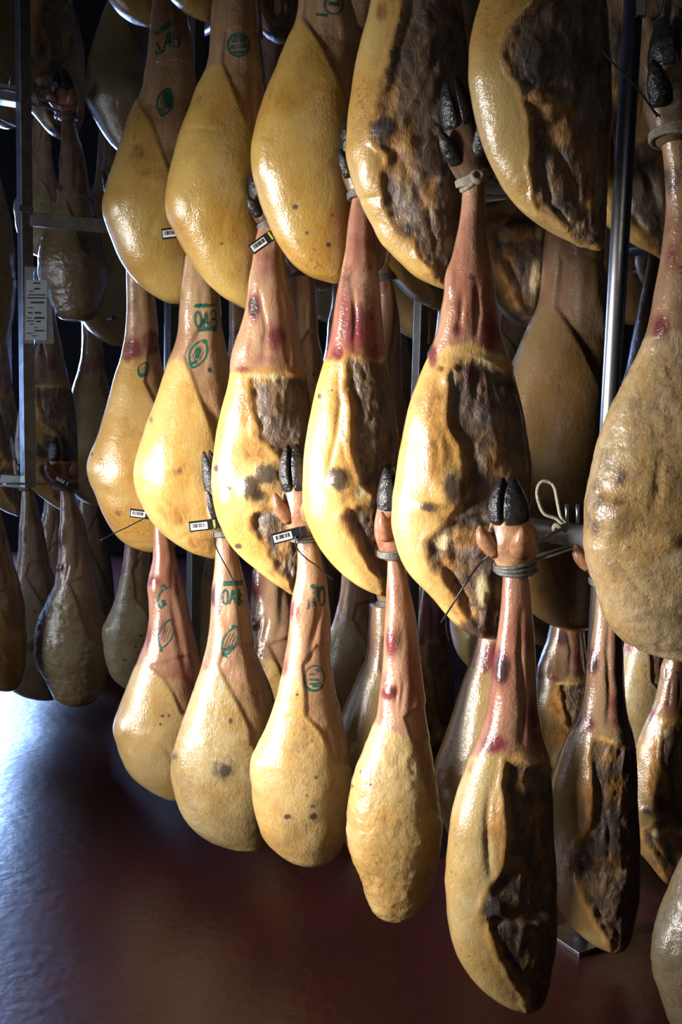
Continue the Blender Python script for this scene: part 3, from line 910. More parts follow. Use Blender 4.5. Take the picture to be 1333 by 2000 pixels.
make_ham('M6', 'big wrinkled tan ham with a cord-bound blackish foot, cut off by the right edge', 1.62,
    [(265, 1292, 1345), (320, 1300, 1356), (400, 1304, 1366), (470, 1298, 1378), (540, 1289, 1392), (600, 1277, 1405), (650, 1263, 1420), (700, 1242, 1444), (750, 1218, 1466), (800, 1194, 1486), (850, 1174, 1502), (900, 1160, 1512), (950, 1150, 1520), (1000, 1144, 1524),
     (1050, 1143, 1524), (1100, 1150, 1520), (1150, 1166, 1510), (1200, 1184, 1492), (1235, 1208, 1470), (1262, 1242, 1440), (1278, 1280, 1404), (1286, 1325, 1352)], (0.64, 0.475, 0.26), kb=.6, seed=11, age=.55, wrinkle=.35,
    foot=dict(tip=(1308, 30), wf=1.25, skin=(.22, .14, .08, 1), claw='black', cordmat=M_CORD, dd=.03),
    shank=above((1240, 655), (1275, 660), (1320, 645), (1420, 660)),
    dark=[(1190, 900, 40, 50, .45), (1175, 970, 26, 70, .5), (1215, 930, 26, 34, .45), (1165, 1020, 22, 40, .5), (1210, 980, 14, 14, .6), (1312, 360, 20, 40, .6), (1310, 340, 30, 30, .5)],
    red=[(1290, 640, 24, 34, .8), (1312, 500, 20, 40, .5), (1325, 600, 14, 24, .4), (1315, 430, 24, 40, .4)], pale=[(1215, 1020, 26, 40, .35)],
    bumps=[(1200, 1010, 30, 40, 7), (1310, 1055, 26, 16, 5), (1160, 980, 20, 60, 4)], grooves=[(6, 5, [(1290, 880), (1285, 960), (1275, 1010)])], lumpy=1.1)

# --- bottom tier
make_ham('B1', 'ham with smudged green stamps on a red streaked shank, leftmost of the lower row', DT[0],
    [(1010, 302, 326), (1040, 301, 333), (1090, 299, 345), (1130, 292, 354), (1160, 290, 362), (1200, 292, 370), (1240, 287, 380), (1280, 272, 392), (1320, 257, 400), (1360, 243, 404), (1395, 230, 406), (1420, 225, 406), (1450, 229, 404), (1480, 241, 400),
     (1510, 260, 394), (1532, 284, 388), (1550, 312, 378), (1560, 345, 360)], PALE, kb=.8, seed=12,
    shank=above((262, 1300), (290, 1305), (310, 1320), (430, 1340)), side=[(292, 1300), (318, 1325), (338, 1355), (356, 1395), (470, 1420), (470, 1250)],
    red=[(300, 1135, 14, 12, .8), (335, 1080, 10, 40, .55), (345, 1140, 6, 30, .6), (318, 1225, 12, 30, .6), (290, 1240, 8, 30, .4), (370, 1330, 20, 70, .5)],
    dark=[(318, 1399, 4, 4, .9), (330, 1398, 4, 5, .9), (313, 1415, 4, 4, .8), (346, 1160, 8, 40, .5)], ochre=[],
    bumps=[(230, 1420, 18, 30, 7), (300, 1145, 14, 18, 4), (315, 1450, 30, 26, 4)], grooves=[(3, 2, [(258, 1326), (290, 1330)]), (7, 6, [(338, 1090), (336, 1170), (352, 1260), (372, 1340)]), (4, 3, [(310, 1450), (326, 1462), (345, 1500)])])
make_ham('B2', 'ham with a sooty black patch and two green stamps, second of the lower row', DT[1],
    [(1040, 424, 452), (1080, 421, 464), (1120, 418, 474), (1160, 413, 482), (1200, 411, 488), (1250, 406, 496), (1300, 394, 514), (1340, 382, 530), (1390, 364, 544), (1440, 347, 552), (1480, 339, 554), (1510, 338, 554), (1545, 343, 552),
     (1580, 357, 548), (1610, 378, 542), (1632, 404, 536), (1646, 438, 528), (1652, 485, 500)], GREY, kb=.75, seed=13, age=.6,
    shank=above((385, 1320), (402, 1310), (424, 1302), (440, 1325), (560, 1350)), side=[(426, 1300), (446, 1340), (470, 1385), (490, 1425), (492, 1455), (600, 1540), (600, 1250), (440, 1260)],
    red=[(421, 1165, 12, 24, 1), (424, 1190, 10, 14, .8), (442, 1125, 14, 20, .4), (400, 1300, 14, 14, .4), (370, 1440, 20, 50, .35)],
    dark=[(438, 1500, 26, 28, .55), (440, 1505, 14, 18, .95), (450, 1408, 5, 7, .9), (344, 1478, 6, 10, .5), (372, 1420, 12, 16, .25), (470, 1460, 30, 40, .3), (418, 1165, 8, 14, .7), (500, 1620, 60, 30, .3)], pale=[(375, 1520, 26, 26, .35)],
    bumps=[(440, 1505, 18, 22, 4), (345, 1500, 22, 40, 4)], grooves=[(7, 6, [(470, 1090), (476, 1200), (492, 1290), (516, 1400)])], wrinkle=.12)
make_ham('B3', 'round bottomed ham with a clear round green stamp and three dark spots', DT[2],
    [(1045, 581, 616), (1090, 582, 630), (1130, 579, 637), (1170, 571, 642), (1210, 567, 645), (1250, 562, 648), (1300, 552, 652), (1340, 546, 658), (1380, 536, 668), (1420, 522, 676), (1455, 502, 682), (1480, 492, 684), (1510, 490, 686), (1550, 492, 686),
     (1590, 500, 682), (1625, 512, 676), (1652, 530, 668), (1672, 556, 654), (1685, 590, 630), (1688, 608, 616)], PALE, kb=.75, seed=14, age=.4,
    foot=dict(tip=(568, 868), dd=-.02, wf=1.3, skin=(.36, .20, .11, 1), yaw=.35),
    shank=above((540, 1322), (580, 1318), (590, 1345), (720, 1360)), side=[(590, 1300), (596, 1350), (598, 1400), (625, 1425), (645, 1460), (655, 1490), (760, 1520), (760, 1250), (620, 1260)],
    red=[(573, 1190, 12, 24, .8), (556, 1305, 14, 24, .55), (596, 1075, 10, 60, .45)], dark=[(562, 1595, 8, 6, .85), (613, 1594, 8, 7, .9), (611, 1574, 6, 5, .8), (617, 1518, 6, 5, .8), (611, 1447, 4, 4, .7), (581, 1357, 3, 3, .8), (600, 1553, 5, 5, .6)],
    bumps=[(496, 1500, 18, 26, 6), (575, 1195, 10, 24, 3)], grooves=[(3, 2.2, [(535, 1405), (570, 1401), (600, 1408)]), (6, 6, [(626, 1130), (624, 1200), (610, 1260), (602, 1300)]), (6, 5, [(640, 1420), (655, 1480), (662, 1540)])], wrinkle=.1)
make_ham('B4', 'slender tapering ham with a twine bound trotter and purple bruised shank', DT[3],
    [(1080, 757, 782), (1120, 757, 794), (1160, 755, 804), (1200, 753, 812), (1250, 750, 818), (1300, 747, 824), (1350, 742, 830), (1395, 737, 836), (1430, 724, 842), (1480, 703, 852), (1530, 686, 860), (1580, 677, 864), (1620, 676, 864), (1660, 683, 860), (1700, 698, 852),
     (1735, 710, 844), (1760, 718, 834), (1778, 730, 822), (1788, 746, 806), (1791, 768, 780)], (0.52, 0.37, 0.165), kb=.85, seed=15, age=.3,
    foot=dict(tip=(763, 912), dd=-.01, wf=1.1, skin=(.40, .20, .13, 1), yaw=-.3),
    shank=above((730, 1412), (752, 1424), (775, 1432), (800, 1440), (900, 1450)), side=[(790, 1400), (812, 1462), (828, 1520), (842, 1580), (900, 1640), (900, 1330)],
    red=[(765, 1255, 12, 34, .9), (762, 1352, 18, 16, .95), (752, 1330, 14, 30, .5), (795, 1170, 12, 50, .4), (775, 1160, 10, 40, .35)], dark=[(818, 1520, 12, 26, .4), (724, 1532, 3, 4, .9), (707, 1508, 3, 3, .9), (687, 1535, 4, 5, .7), (810, 1620, 12, 30, .4), (766, 1352, 8, 8, .7)],
    bumps=[(768, 1245, 12, 34, 4), (760, 1350, 12, 12, 3), (725, 1720, 12, 20, -3)], grooves=[(3, 2.5, [(778, 1330), (772, 1390)]), (3, 2.5, [(790, 1330), (782, 1395)]), (6, 5, [(800, 1130), (812, 1260), (812, 1350), (800, 1400)])], wrinkle=.35)
make_ham('B5', 'biggest lower ham with pale rind and dark folded meat, a hooved trotter above it', DT[4],
    [(1105, 986, 1028), (1140, 983, 1034), (1190, 979, 1038), (1240, 974, 1042), (1290, 966, 1046), (1340, 958, 1050), (1390, 950, 1054), (1430, 940, 1060), (1460, 926, 1068), (1490, 912, 1074), (1540, 898, 1080), (1590, 886, 1084), (1640, 879, 1086), (1690, 873, 1087), (1740, 871, 1087), (1780, 872, 1087),
     (1820, 878, 1086), (1860, 891, 1084), (1895, 912, 1080), (1925, 940, 1074), (1948, 970, 1066), (1962, 998, 1056), (1970, 1030, 1040)], (0.51, 0.39, 0.19), kb=.68, seed=16, age=.12,
    foot=dict(tip=(990, 934), dd=-.02, wf=1.3, skin=(.48, .28, .15, 1), yaw=.6),
    shank=above((905, 1478), (950, 1474), (985, 1478), (1020, 1470), (1100, 1500)),
    meat=[(992, 1490), (990, 1540), (996, 1600), (1000, 1650), (992, 1700), (972, 1720), (950, 1760), (942, 1785), (960, 1796), (968, 1830), (980, 1870), (996, 1900), (1020, 1930), (1040, 1975), (1130, 1975), (1130, 1520), (1060, 1500), (1030, 1495)],
    dark=[(968, 1770, 26, 24, .9), (1005, 1740, 26, 30, .6), (1040, 1680, 20, 60, .7), (985, 1305, 14, 30, .7), (1040, 1560, 26, 26, .5), (1010, 1870, 30, 30, .5), (1070, 1640, 16, 90, .5)],
    red=[(980, 1300, 20, 34, 1), (966, 1452, 24, 18, 1), (1040, 1400, 20, 40, .75), (1030, 1240, 18, 40, .55), (1025, 1330, 16, 40, .4), (1042, 1440, 22, 22, .6)],
    ochre=[(1045, 1600, 26, 40, .7), (1025, 1530, 24, 20, .6), (1060, 1660, 12, 40, .5), (968, 1600, 26, 60, .6), (985, 1660, 18, 50, .6), (1045, 1490, 34, 18, .6), (1050, 1620, 10, 20, .6), (915, 1500, 24, 30, .35)], pale=[(1062, 1790, 22, 14, .5), (1035, 1485, 26, 16, .5), (900, 1800, 30, 80, .3)],
    bumps=[(966, 1772, 24, 22, 9), (985, 1600, 16, 90, 5), (1050, 1800, 30, 12, 6), (975, 1315, 14, 30, 4), (1030, 1486, 30, 12, 5)],
    grooves=[(5, 6, [(958, 1530), (952, 1600), (954, 1680), (962, 1730)]), (7, 8, [(945, 1795), (985, 1800), (1040, 1800), (1075, 1785)]), (6, 6, [(992, 1500), (1000, 1600), (1002, 1680), (975, 1730)]), (5, 5, [(1020, 1180), (1016, 1280), (1024, 1380), (1020, 1460)]), (4, 4, [(1020, 1640), (1030, 1720), (1028, 1780)]), (5, 4, [(975, 1830), (1010, 1900), (1030, 1950)])], lumpy=1.2)
make_ham('B6', 'greyish ham whose left flank only shows at the bottom right corner', 1.52,
    [(1340, 1460, 1515), (1450, 1440, 1540), (1560, 1400, 1570), (1620, 1362, 1590), (1680, 1332, 1606), (1740, 1309, 1618), (1800, 1286, 1628), (1850, 1278, 1632), (1900, 1279, 1630), (1950, 1292, 1624), (2000, 1310, 1610), (2050, 1340, 1585), (2090, 1385, 1540), (2105, 1440, 1470)],
    (0.30, 0.25, 0.17), kb=.6, seed=17, age=.7, wrinkle=.25, shank=above((1420, 1560), (1560, 1560)), dark=[(1310, 1780, 30, 30, .25)], bumps=[(1290, 1860, 20, 50, 5)])

# M5 and its neighbours whose feet show
def refoot(key, **kw):
    """builds the foot again in the pose the photo shows"""
    h = HAMS[key]
    for ch in list(h['root'].children):
        if ch.name.split('.')[0] in ('trotter', 'hoof', 'dewclaw', 'cord'):
            bpy.data.objects.remove(ch)
    tip = kw.pop('tip')
    dd = kw.pop('dd', 0.0)
    add_foot(h['root'], U(tip[0], tip[1], h['d'] + dd) - h['O'], **kw)
refoot('M5', tip=(880, 152), dd=-.02, wf=1.2, skin=(.16, .095, .06, 1), claw='black', cordmat=M_CORD, yaw=.2)
refoot('M4', tip=(684, 222), dd=.02, skin=(.18, .10, .07, 1), claw='black')
refoot('M3', tip=(500, 330), dd=.0, wf=1.0, skin=(.12, .08, .06, 1), claw='black')
refoot('M1', tip=(207, 330), dd=.05, skin=(.12, .09, .08, 1), claw='black')
refoot('B2', tip=(404, 880), dd=.0, wf=.95, skin=(.36, .22, .13, 1), claw='black', yaw=-.5)

# --- the green ink stamps
def hatch(cx, cy, rx, ry, ang, n=4):
    out = []
    c, s = math.cos(math.radians(ang)), math.sin(math.radians(ang))
    for k in range(n):
        x = rx * (2 * (k + .5) / n - 1) * .72
        h = ry * .62 * (1 - (x / rx) ** 2)
        out.append((1.5, [(cx + x * c + h * s, cy + x * s - h * c), (cx + x * c - h * s, cy + x * s + h * c)]))
    return out
stamp('M2', [[(380, 600), (384, 595), (388, 600), (392, 594), (397, 600), (402, 594), (408, 598), (414, 595), (424, 597)], (7, [(382, 597), (404, 597)]),
             ell(387, 624, 6, 15, -4), [(397, 640), (402, 610), (407, 638)], [(398, 630), (406, 629)], ell(417, 615, 5, 8), ell(417, 631, 6, 8),
             (8, [(386, 645), (400, 643), (412, 642), (424, 643)]), (5, [(418, 647), (420, 648)])], 4.4)
stamp('M2', [leaf(387, 691, 16, 30, 24), (7, [(396, 668), (404, 666)]), (6, [(370, 712), (385, 706)]), (9, [(388, 680), (384, 700)])] + hatch(387, 691, 14, 26, 24), 4.0)
stamp('T1', [[(302, 62), (308, 68), (313, 60), (322, 56), (330, 52)], (11, [(316, 58), (334, 44)]), [(306, 82), (312, 96), (312, 100)], [(304, 100), (306, 106), (316, 102), (322, 96)], [(320, 94), (328, 66), (334, 92)], [(322, 84), (334, 82)],
             [(338, 62), (340, 92), (350, 90), (350, 74), (340, 74)], (8, [(330, 62), (332, 84)])], 4.2)
stamp('T1', [leaf(322, 200, 15, 28, 12), (8, [(312, 212), (322, 222)]), (16, [(326, 178), (330, 212)])] + hatch(322, 200, 13, 24, 12), 4.2)
stamp('T2', [ell(466, 88, 21, 22), (9, [(452, 80), (480, 78)]), (9, [(450, 92), (482, 90)]), (7, [(456, 102), (478, 102)]), (7, [(456, 72), (476, 70)])], 4.6)
stamp('T3', [ell(652, 10, 18, 18), (6, [(616, 28), (640, 30)]), (8, [(642, 6), (662, 10)])], 4)
stamp('M1', [leaf(280, 722, 10, 15, 20), (6, [(270, 732), (282, 732)])] + hatch(280, 722, 9, 13, 20, 3), 4)
stamp('B2', [(10, [(436, 1140), (456, 1139), (474, 1138)]), ell(440, 1166, 5, 14), [(448, 1180), (454, 1154), (460, 1178)], [(450, 1170), (460, 1169)], (6, [(466, 1150), (466, 1182)]), [(466, 1156), (472, 1162), (466, 1169), (474, 1176), (466, 1182)], (6, [(454, 1152), (458, 1162)])], 4)
stamp('B2', [leaf(449, 1252, 13, 32, 24), (10, [(434, 1278), (444, 1280)]), (8, [(438, 1270), (456, 1262)]), (5, [(452, 1224), (458, 1222)])] + hatch(449, 1252, 11, 28, 24, 3), 3.8)
stamp('B1', [[(314, 1146), (320, 1142), (324, 1150), (330, 1146)], (12, [(316, 1178), (324, 1176)]), [(307, 1176), (312, 1160), (318, 1150)], [(308, 1178), (314, 1188), (324, 1178)]], 4)
stamp('B1', [leaf(324, 1238, 13, 30, 18), (6, [(314, 1268), (315, 1273)])] + hatch(324, 1238, 11, 26, 18, 3), 3.2)
stamp('B3', [[(599, 1188), (602, 1188), (603, 1178), (603, 1170)], [(609, 1186), (612, 1166), (617, 1184)], [(610, 1178), (617, 1177)], (4.5, ell(629, 1166, 5.5, 16)), (8, [(608, 1142), (614, 1150)]), (7, [(622, 1150), (634, 1146)]), (4, [(612, 1160), (620, 1146)]), (5, [(620, 1166), (622, 1150)])], 3.8)
stamp('B3', [ell(614, 1325, 20, 25, 0), (4.5, [(597, 1340), (604, 1347), (614, 1349), (624, 1346), (631, 1338)]), (4, [(603, 1318), (612, 1316)]), (5, [(603, 1327), (624, 1328)]), (4, [(604, 1336), (628, 1334)]), (7, [(616, 1311), (624, 1308)]),
             (5, [(610, 1340), (622, 1340)])], 3.0)
stamp('M6', [(5, [(1326, 524), (1340, 520)]), (4, [(1328, 534), (1342, 532)])], 3)

# ------------------------------------------------------------------ hams behind: copies of whole hams
def local_px(key):
    h = HAMS[key]
    return h['rows'][0][0], h['rows'][-1][0]

PLACED = []

def place(key, x, y0, y1, d, rot, label, group, color=None, mirror=False, keep=('body', 'trotter', 'hoof', 'dewclaw', 'cord'), wide=1.0):
    src = HAMS[key]
    top, bot = U(x, y0, d), U(x, y1, d)
    PLACED.append((top[0], top[1]))
    s = (top[2] - bot[2]) / src['length']
    r = src['root'].copy()
    col.objects.link(r)
    r.location = tuple(top)
    r.rotation_euler = (0, 0, rot)
    r.scale = (s * wide * (-1 if mirror else 1), s * wide, s)
    r['label'] = label
    r['group'] = group
    for ch in src['root'].children:
        nm = ch.name.split('.')[0]
        if nm not in keep:
            continue
        c = ch.copy()
        col.objects.link(c)
        c.parent = r
        if nm == 'body' and color:
            c.color = (*color, .3)
    return r

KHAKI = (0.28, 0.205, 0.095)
DIM = (0.22, 0.15, 0.065)  # rind colour with the shade of the back hams put in
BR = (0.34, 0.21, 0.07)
G1 = 'hams on the far left rack'
for a in (
    ('M5', 95, -190, 272, 4.0, .3, 'brownish ham behind the top of the left steel post', DIM),
    ('T2', 250, -150, 322, 3.9, -.2, 'dim ham hanging left of the upper row, below a yellow ham bottom', KHAKI),
    ('T3', -25, -230, 250, 3.78, .2, 'dark ham at the upper left corner of the picture', DIM),
    ('B4', 130, 228, 628, 3.82, -.3, 'dark ham hung from two wire prongs right of the left post', DIM),
    ('M2', -40, 215, 672, 3.75, .1, 'ham cut by the left edge at half height, beside the post with the sheet', KHAKI),
    ('T1', 215, 190, 676, 4.1, .5, 'dim ham right of the sheet in the plastic sleeve, its bottom pointing down', KHAKI),
    ('B3', 75, 180, 505, 4.3, 0, 'pale ham end glimpsed left of the dark shank on two prongs', KHAKI),
    ('M3', 92, 585, 1003, 3.85, .2, 'brown ham whose mossy bottom shows just under the foot of the left post', BR),
    ('M1', 175, 590, 990, 4.25, .4, 'dark ham between the left post and the leftmost middle ham', DIM),
    ('M4', -5, 610, 1010, 3.98, .4, 'dark ham left of the lower half of the left post', DIM),
    ('B2', 52, 952, 1366, 3.86, .25, 'dark bodied ham in the bottom tier of the left rack, left of the pointed one', (.22, .17, .11)),
    ('B4', 128, 950, 1374, 3.6, -.15, 'pointed ham with a purple shank and tagged trotter, bottom tier of left rack', (.36, .28, .15)),
    ('B1', -18, 960, 1350, 3.5, .2, 'ham just showing at the left edge in the bottom tier', BR),
    ('M2', 170, 930, 1292, 4.8, .6, 'dark ham in shade behind the pointed purple shanked ham', DIM),
    ('B3', 95, 950, 1290, 4.4, .1, 'dim ham shank glimpsed between the two lowest left hams', DIM),
):
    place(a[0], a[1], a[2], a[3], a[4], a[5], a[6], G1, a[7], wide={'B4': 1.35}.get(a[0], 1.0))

G2 = 'second row of hams behind the front row'
for a in (
    ('B3', 262, 960, 1352, 3.45, .1, 'greyish ham with a dark ringed spot, behind the leftmost lower ham', (.40, .33, .18), 1.0),
    ('M2', 425, 960, 1440, 3.6, .3, 'greyish ham showing between the first two lower hams', KHAKI, 1.0),
    ('B4', 512, 1010, 1560, 2.98, -.2, 'pinkish ham shank with a faint green stamp behind the second and third lower hams', PALE, 1.5),
    ('B2', 690, 1010, 1482, 3.24, .2, 'grey flanked ham behind the gap between the third and fourth lower hams', (.40, .33, .20), 1.0),
    ('T3', 760, 1180, 1720, 2.75, .3, 'shaded ham whose pale edge shows left of the slender tapering ham', KHAKI, 1.0),
    ('M1', 965, 1080, 1700, 2.5, .0, 'shaded smooth ham left of the biggest lower ham, behind its shank', (.36, .26, .12), 1.0),
    ('M4', 845, 1040, 1560, 3.5, .3, 'dark meat faced ham deep behind the slender tapering ham', DIM, 1.0),
    ('M3', 1112, 1130, 1610, 2.98, .2, 'dark ham in shade right of the red streaked biggest shank', DIM, 1.1),
    ('B5', 1186, 1130, 1850, 2.22, -.25, 'large dark ham with wet purple shank right of the biggest lower ham', (.34, .24, .11), 1.0),
    ('B3', 1265, 1060, 1560, 3.0, .2, 'pale greyish ham deep in shade under the wrinkled ham', (.40, .33, .20), 1.0),
    ('M5', 1330, 1190, 1735, 2.45, -.2, 'dark ham at the right edge under the big wrinkled ham', DIM, .95),
    ('M1', 466, 575, 1060, 3.14, .1, 'ham shank glimpsed between the pale stamped shank and the red one', PALE, 1.0),
    ('M2', 588, 540, 1050, 2.85, .2, 'purple bruised shank with green ink behind the third middle ham', PALE, 1.0),
    ('B3', 752, 540, 1060, 3.12, .1, 'shank with a long green ink stain beside the narrow dark red shank', PALE, .9),
    ('T3', 1118, 430, 1236, 2.70, .1, 'brown shaded ham behind the horizontal steel tube and string loop', (.115, .075, .035), .95),  # the shadow on this ham is put into its dark colour
    ('M5', 1025, -140, 640, 2.78, .2, 'nearly black meat faced ham right of the long upper shank', DIM, 1.0),
    ('T4', 800, -90, 606, 3.13, .3, 'dark cut end of a ham below the ham with the thick yellow rim', BR, 1.0),
    ('T2', 812, 80, 672, 3.5, .1, 'khaki ham bottom hanging left of the large centre right shank', KHAKI, 1.0),
    ('T5', 1215, -220, 520, 2.58, -.2, 'ham with a yellow rim whose bottom shows behind the round post', YEL2, .9),
    ('T2', 1165, -60, 628, 3.2, .2, 'khaki ham bottom right of the brown shaded shank', KHAKI, 1.0),
    ('T3', 700, -100, 536, 2.52, .2, 'yellow ham bottom glimpsed right of the narrow dark shank', YEL, .9),
    ('T2', 470, -60, 614, 3.02, .2, 'yellow ham bottom barely showing under the second upper ham', YEL, .9),
    ('M5', 600, -90, 566, 3.5, .2, 'brown ham bottom under the speckled long yellow ham', DIM, .9),
    ('B3', 530, -10, 560, 3.66, .0, 'inked dark shank between the second and third upper hams', PALE, .9),
    ('T3', 262, -440, 52, 2.95, .0, 'yellow ham bottom at the top edge left of the stamped thin shank', YEL, 1.0),
    ('T2', 372, -480, 42, 2.62, .0, 'yellow ham bottom at the top edge between two stamped shanks', YEL, 1.0),
    ('M5', 528, -460, 84, 3.12, .1, 'dark crusted ham bottom at the top edge beside the third upper ham', DIM, .9),
    ('M4', 1300, 420, 1200, 2.85, .3, 'dark wet shank glimpsed left of the wrinkled ham', DIM, 1.0),
):
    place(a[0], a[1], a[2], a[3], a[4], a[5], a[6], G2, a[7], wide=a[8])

# rows of racks further back, too dark to tell one ham from the next
u = np.array([0.626, -0.78]); nv = np.array([0.78, 0.626])
p0 = np.array([-0.436, 2.80])
keys = ['M1', 'M2', 'B2', 'B3', 'B1', 'T3', 'T2', 'B4']
rr = random.Random(5)
DEEP = {39: "dim sliver of ham between the round post and the wrinkled ham's shank",
        44: 'dim ham bit just under the yellow rim bottom right of the round post',
        15: 'dim ham showing just below the open meat face of the largest middle ham',
        36: "dim ham right of the largest middle ham's shank, below a black ham bottom",
        10: "dim sliver of ham left of the largest middle ham's shoulder, beside the grey post",
        3: 'dim ham sliver right of the shank with the tilted wire below its tag',
        1: 'dim ham just below the speckled long yellow ham',
        12: 'dim ham at the top edge between the two meat faced upper hams',
        37: "dim ham right of the biggest lower ham's shank, under the brown shaded ham",
        6: 'dim ham just left of the narrow dark red shank',
        14: "dim ham touching the left edge of the largest middle ham's shank"}
deep_n = -1
for row, off in enumerate((1.32, 1.80)):
    for k in range(-4, 7):
        for tier, zt in enumerate((3.28, 2.62, 1.95, 1.28)):
            q = p0 + u * 0.335 * (k + .5 * row + .5 * (tier % 2)) + nv * (off + .06 * (tier % 2))
            if any(math.hypot(q[0] - a, q[1] - b) < .34 for a, b in PLACED):
                continue
            if q[1] < 2.3 or (off > 1 and q[0] < -1.2 and row == 1):
                continue
            key = rr.choice(keys)
            src = HAMS[key]
            s = .80 / src['length'] * rr.uniform(.95, 1.05)
            deep_n += 1
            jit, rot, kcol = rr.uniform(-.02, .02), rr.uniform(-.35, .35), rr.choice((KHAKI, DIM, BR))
            if deep_n not in DEEP:
                continue
            r = src['root'].copy()
            col.objects.link(r)
            r.location = (q[0], q[1], zt - .26 + jit)
            r.rotation_euler = (0, 0, rot)
            r.scale = (s, s, s)
            r['label'] = DEEP[deep_n]
            r['group'] = 'hams in the dark racks at the back'
            for ch in src['root'].children:
                if ch.name.split('.')[0] in ('body', 'trotter'):
                    c = ch.copy()
                    col.objects.link(c)
                    c.parent = r
                    if c.name.startswith('body'):
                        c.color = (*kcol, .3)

for row, off in enumerate((1.32, 1.80)):
    a = p0 - u * 1.5 + nv * (off + .03)
    b = p0 + u * 2.3 + nv * (off + .03)
    dr = empty('hanging_rack', (b[0], b[1], 0), ('dark rack of rails behind the second row of hams', 'dark rack of rails farthest back in the room')[row], 'rack', 'dark racks at the back')
    for e in (a, b):
        m = MB()
        m.tube([(e[0] - b[0], e[1] - b[1], z) for z in (0, 1.6, 3.3)], .02, 12)
        m.build('post', M_STEEL, dr, True)
    for zt in (3.28, 2.62, 1.95, 1.28):
        m = MB()
        m.tube([(a[0] - b[0], a[1] - b[1], zt - .24), ((a[0] - b[0]) / 2, (a[1] - b[1]) / 2, zt - .24), (0, 0, zt - .24)], .02, 12)
        m.build('rail', M_STEEL, dr, True)

# ------------------------------------------------------------------ racks of steel tube
def V3(px, py, d):
    return Vector(U(px, py, d))

rack = empty('hanging_rack', V3(1150, 1850, 2.35) * 1, 'steel tube rack with a round post right of centre carrying the front hams', 'rack')
rack.location.z = 0
ro = Vector(rack.location)
pt, pb = V3(1247, -160, 2.33), V3(1191, 830, 2.33)
dirp = (pb - pt).normalized()
foot = pb + dirp * ((pb.z - 0.012) / -dirp.z)
top = pt - dirp * ((2.75 - pt.z) / -dirp.z)
m = MB()
m.tube([top - ro, (top + foot) / 2 - ro, foot - ro], .0205, 24)
m.build('post', M_STEEL, rack, True)
m = MB()
m.box(foot - ro + Vector((0, 0, -.006)), (.052, .03, 0), (-.03, .052, 0), (0, 0, .006))
m.build('foot_plate', M_STEEL, rack, False, .002)
ud = Vector((-0.626, 0.78, 0))
rails = []
def rail(px, py, d, length, r=.027, parent=rack, o=ro, end=0.0):
    p = V3(px, py, d)
    m = MB()
    m.tube([p - ud * end - o, p + ud * length * .5 - o, p + ud * length - o], r, 20)
    x = m.build('rail', M_ALU, parent, True)
    return p
zr = V3(1160, 1052, 2.33)
rail(1175, 1053, 2.33, 1.95)
for dz in (.80, 1.50):
    p = zr + Vector((0, 0, dz))
    m = MB()
    m.tube([p - ro + ud * .03, p + ud * .9 - ro, p + ud * 1.95 - ro], .025, 20)
    m.build('rail', M_ALU, rack, True)
zf = zr + ud * 1.9
m = MB()
m.tube([(zf.x - ro.x, zf.y - ro.y, .0), (zf.x - ro.x, zf.y - ro.y, 1.4), (zf.x - ro.x, zf.y - ro.y, 2.75)], .0205, 16)
m.build('post', M_STEEL, rack, True)
m = MB()
m.box((zf.x - ro.x, zf.y - ro.y, .006), (.052, .03, 0), (-.03, .052, 0), (0, 0, .006))
m.build('foot_plate', M_ALU, rack, False, .002)
# upright pins and wire prongs on the rails
for px in (1108, 1129):
    a, b = V3(px, 1022, 2.33), V3(px, 984, 2.33)
    m = MB()
    m.tube([a - ro, (a + b) / 2 - ro, b - ro], .0042, 10)
    m.build('pin', M_STEEL, rack, True)
railz = {'B': zr.z, 'M': zr.z + .80, 'T': zr.z + 1.50}
for key, h in HAMS.items():
    if key in ('M6', 'B6'):
        continue
    t = Vector(h['O'])
    rel = Vector((t.x, t.y, 0)) - Vector((zr.x, zr.y, 0))
    s = max(.06, rel.dot(ud))
    q = zr + ud * s
    q.z = railz[key[0]]
    dirn = (t - q); dirn.z = 0; dirn.normalize()
    for off in (-.012, .012):
        sh = ud * off
        m = MB()
        m.tube([p - ro for p in (q + sh - Vector((0, 0, .026)), q.lerp(t, .5) + sh + Vector((0, 0, -.012)), t - dirn * .032 + sh * .6)], .0026, 7)
        m.build('prong', M_STEEL, rack, True)

# string loop standing on the rail and the tied cord running to the big trotter
cd = 2.29
pts = [(1098, 1022), (1086, 1012), (1064, 1003), (1053, 980), (1050, 958), (1058, 942), (1073, 941), (1084, 952), (1090, 980), (1096, 1008), (1106, 1022), (1100, 1032), (1080, 1042), (1058, 1056), (1040, 1066), (1022, 1080)]
dep = [cd] * 11 + [2.27, 2.2, 2.08, 1.95, DT[4] - .005]
P = spline([U(x, y, d) for (x, y), d in zip(pts, dep)], 6)
o0 = P[0]
s_ = MB()
s_.tube([p - o0 for p in P], .0042, 8)
kn = MB()
sl = empty('string_loop', o0, 'twisted twine loop standing up on the horizontal steel tube', 'string')
s_.build('twine', M_CORD, sl, True)
kn.tube([Vector(U(1094, 1030, cd - .02) - o0) + Vector((.012 * math.cos(t), .012 * math.sin(t), .006 * math.sin(2 * t))) for t in (k * .5236 for k in range(12))], .0055, 8, True)
kn.build('knot', M_CORD, sl, True)
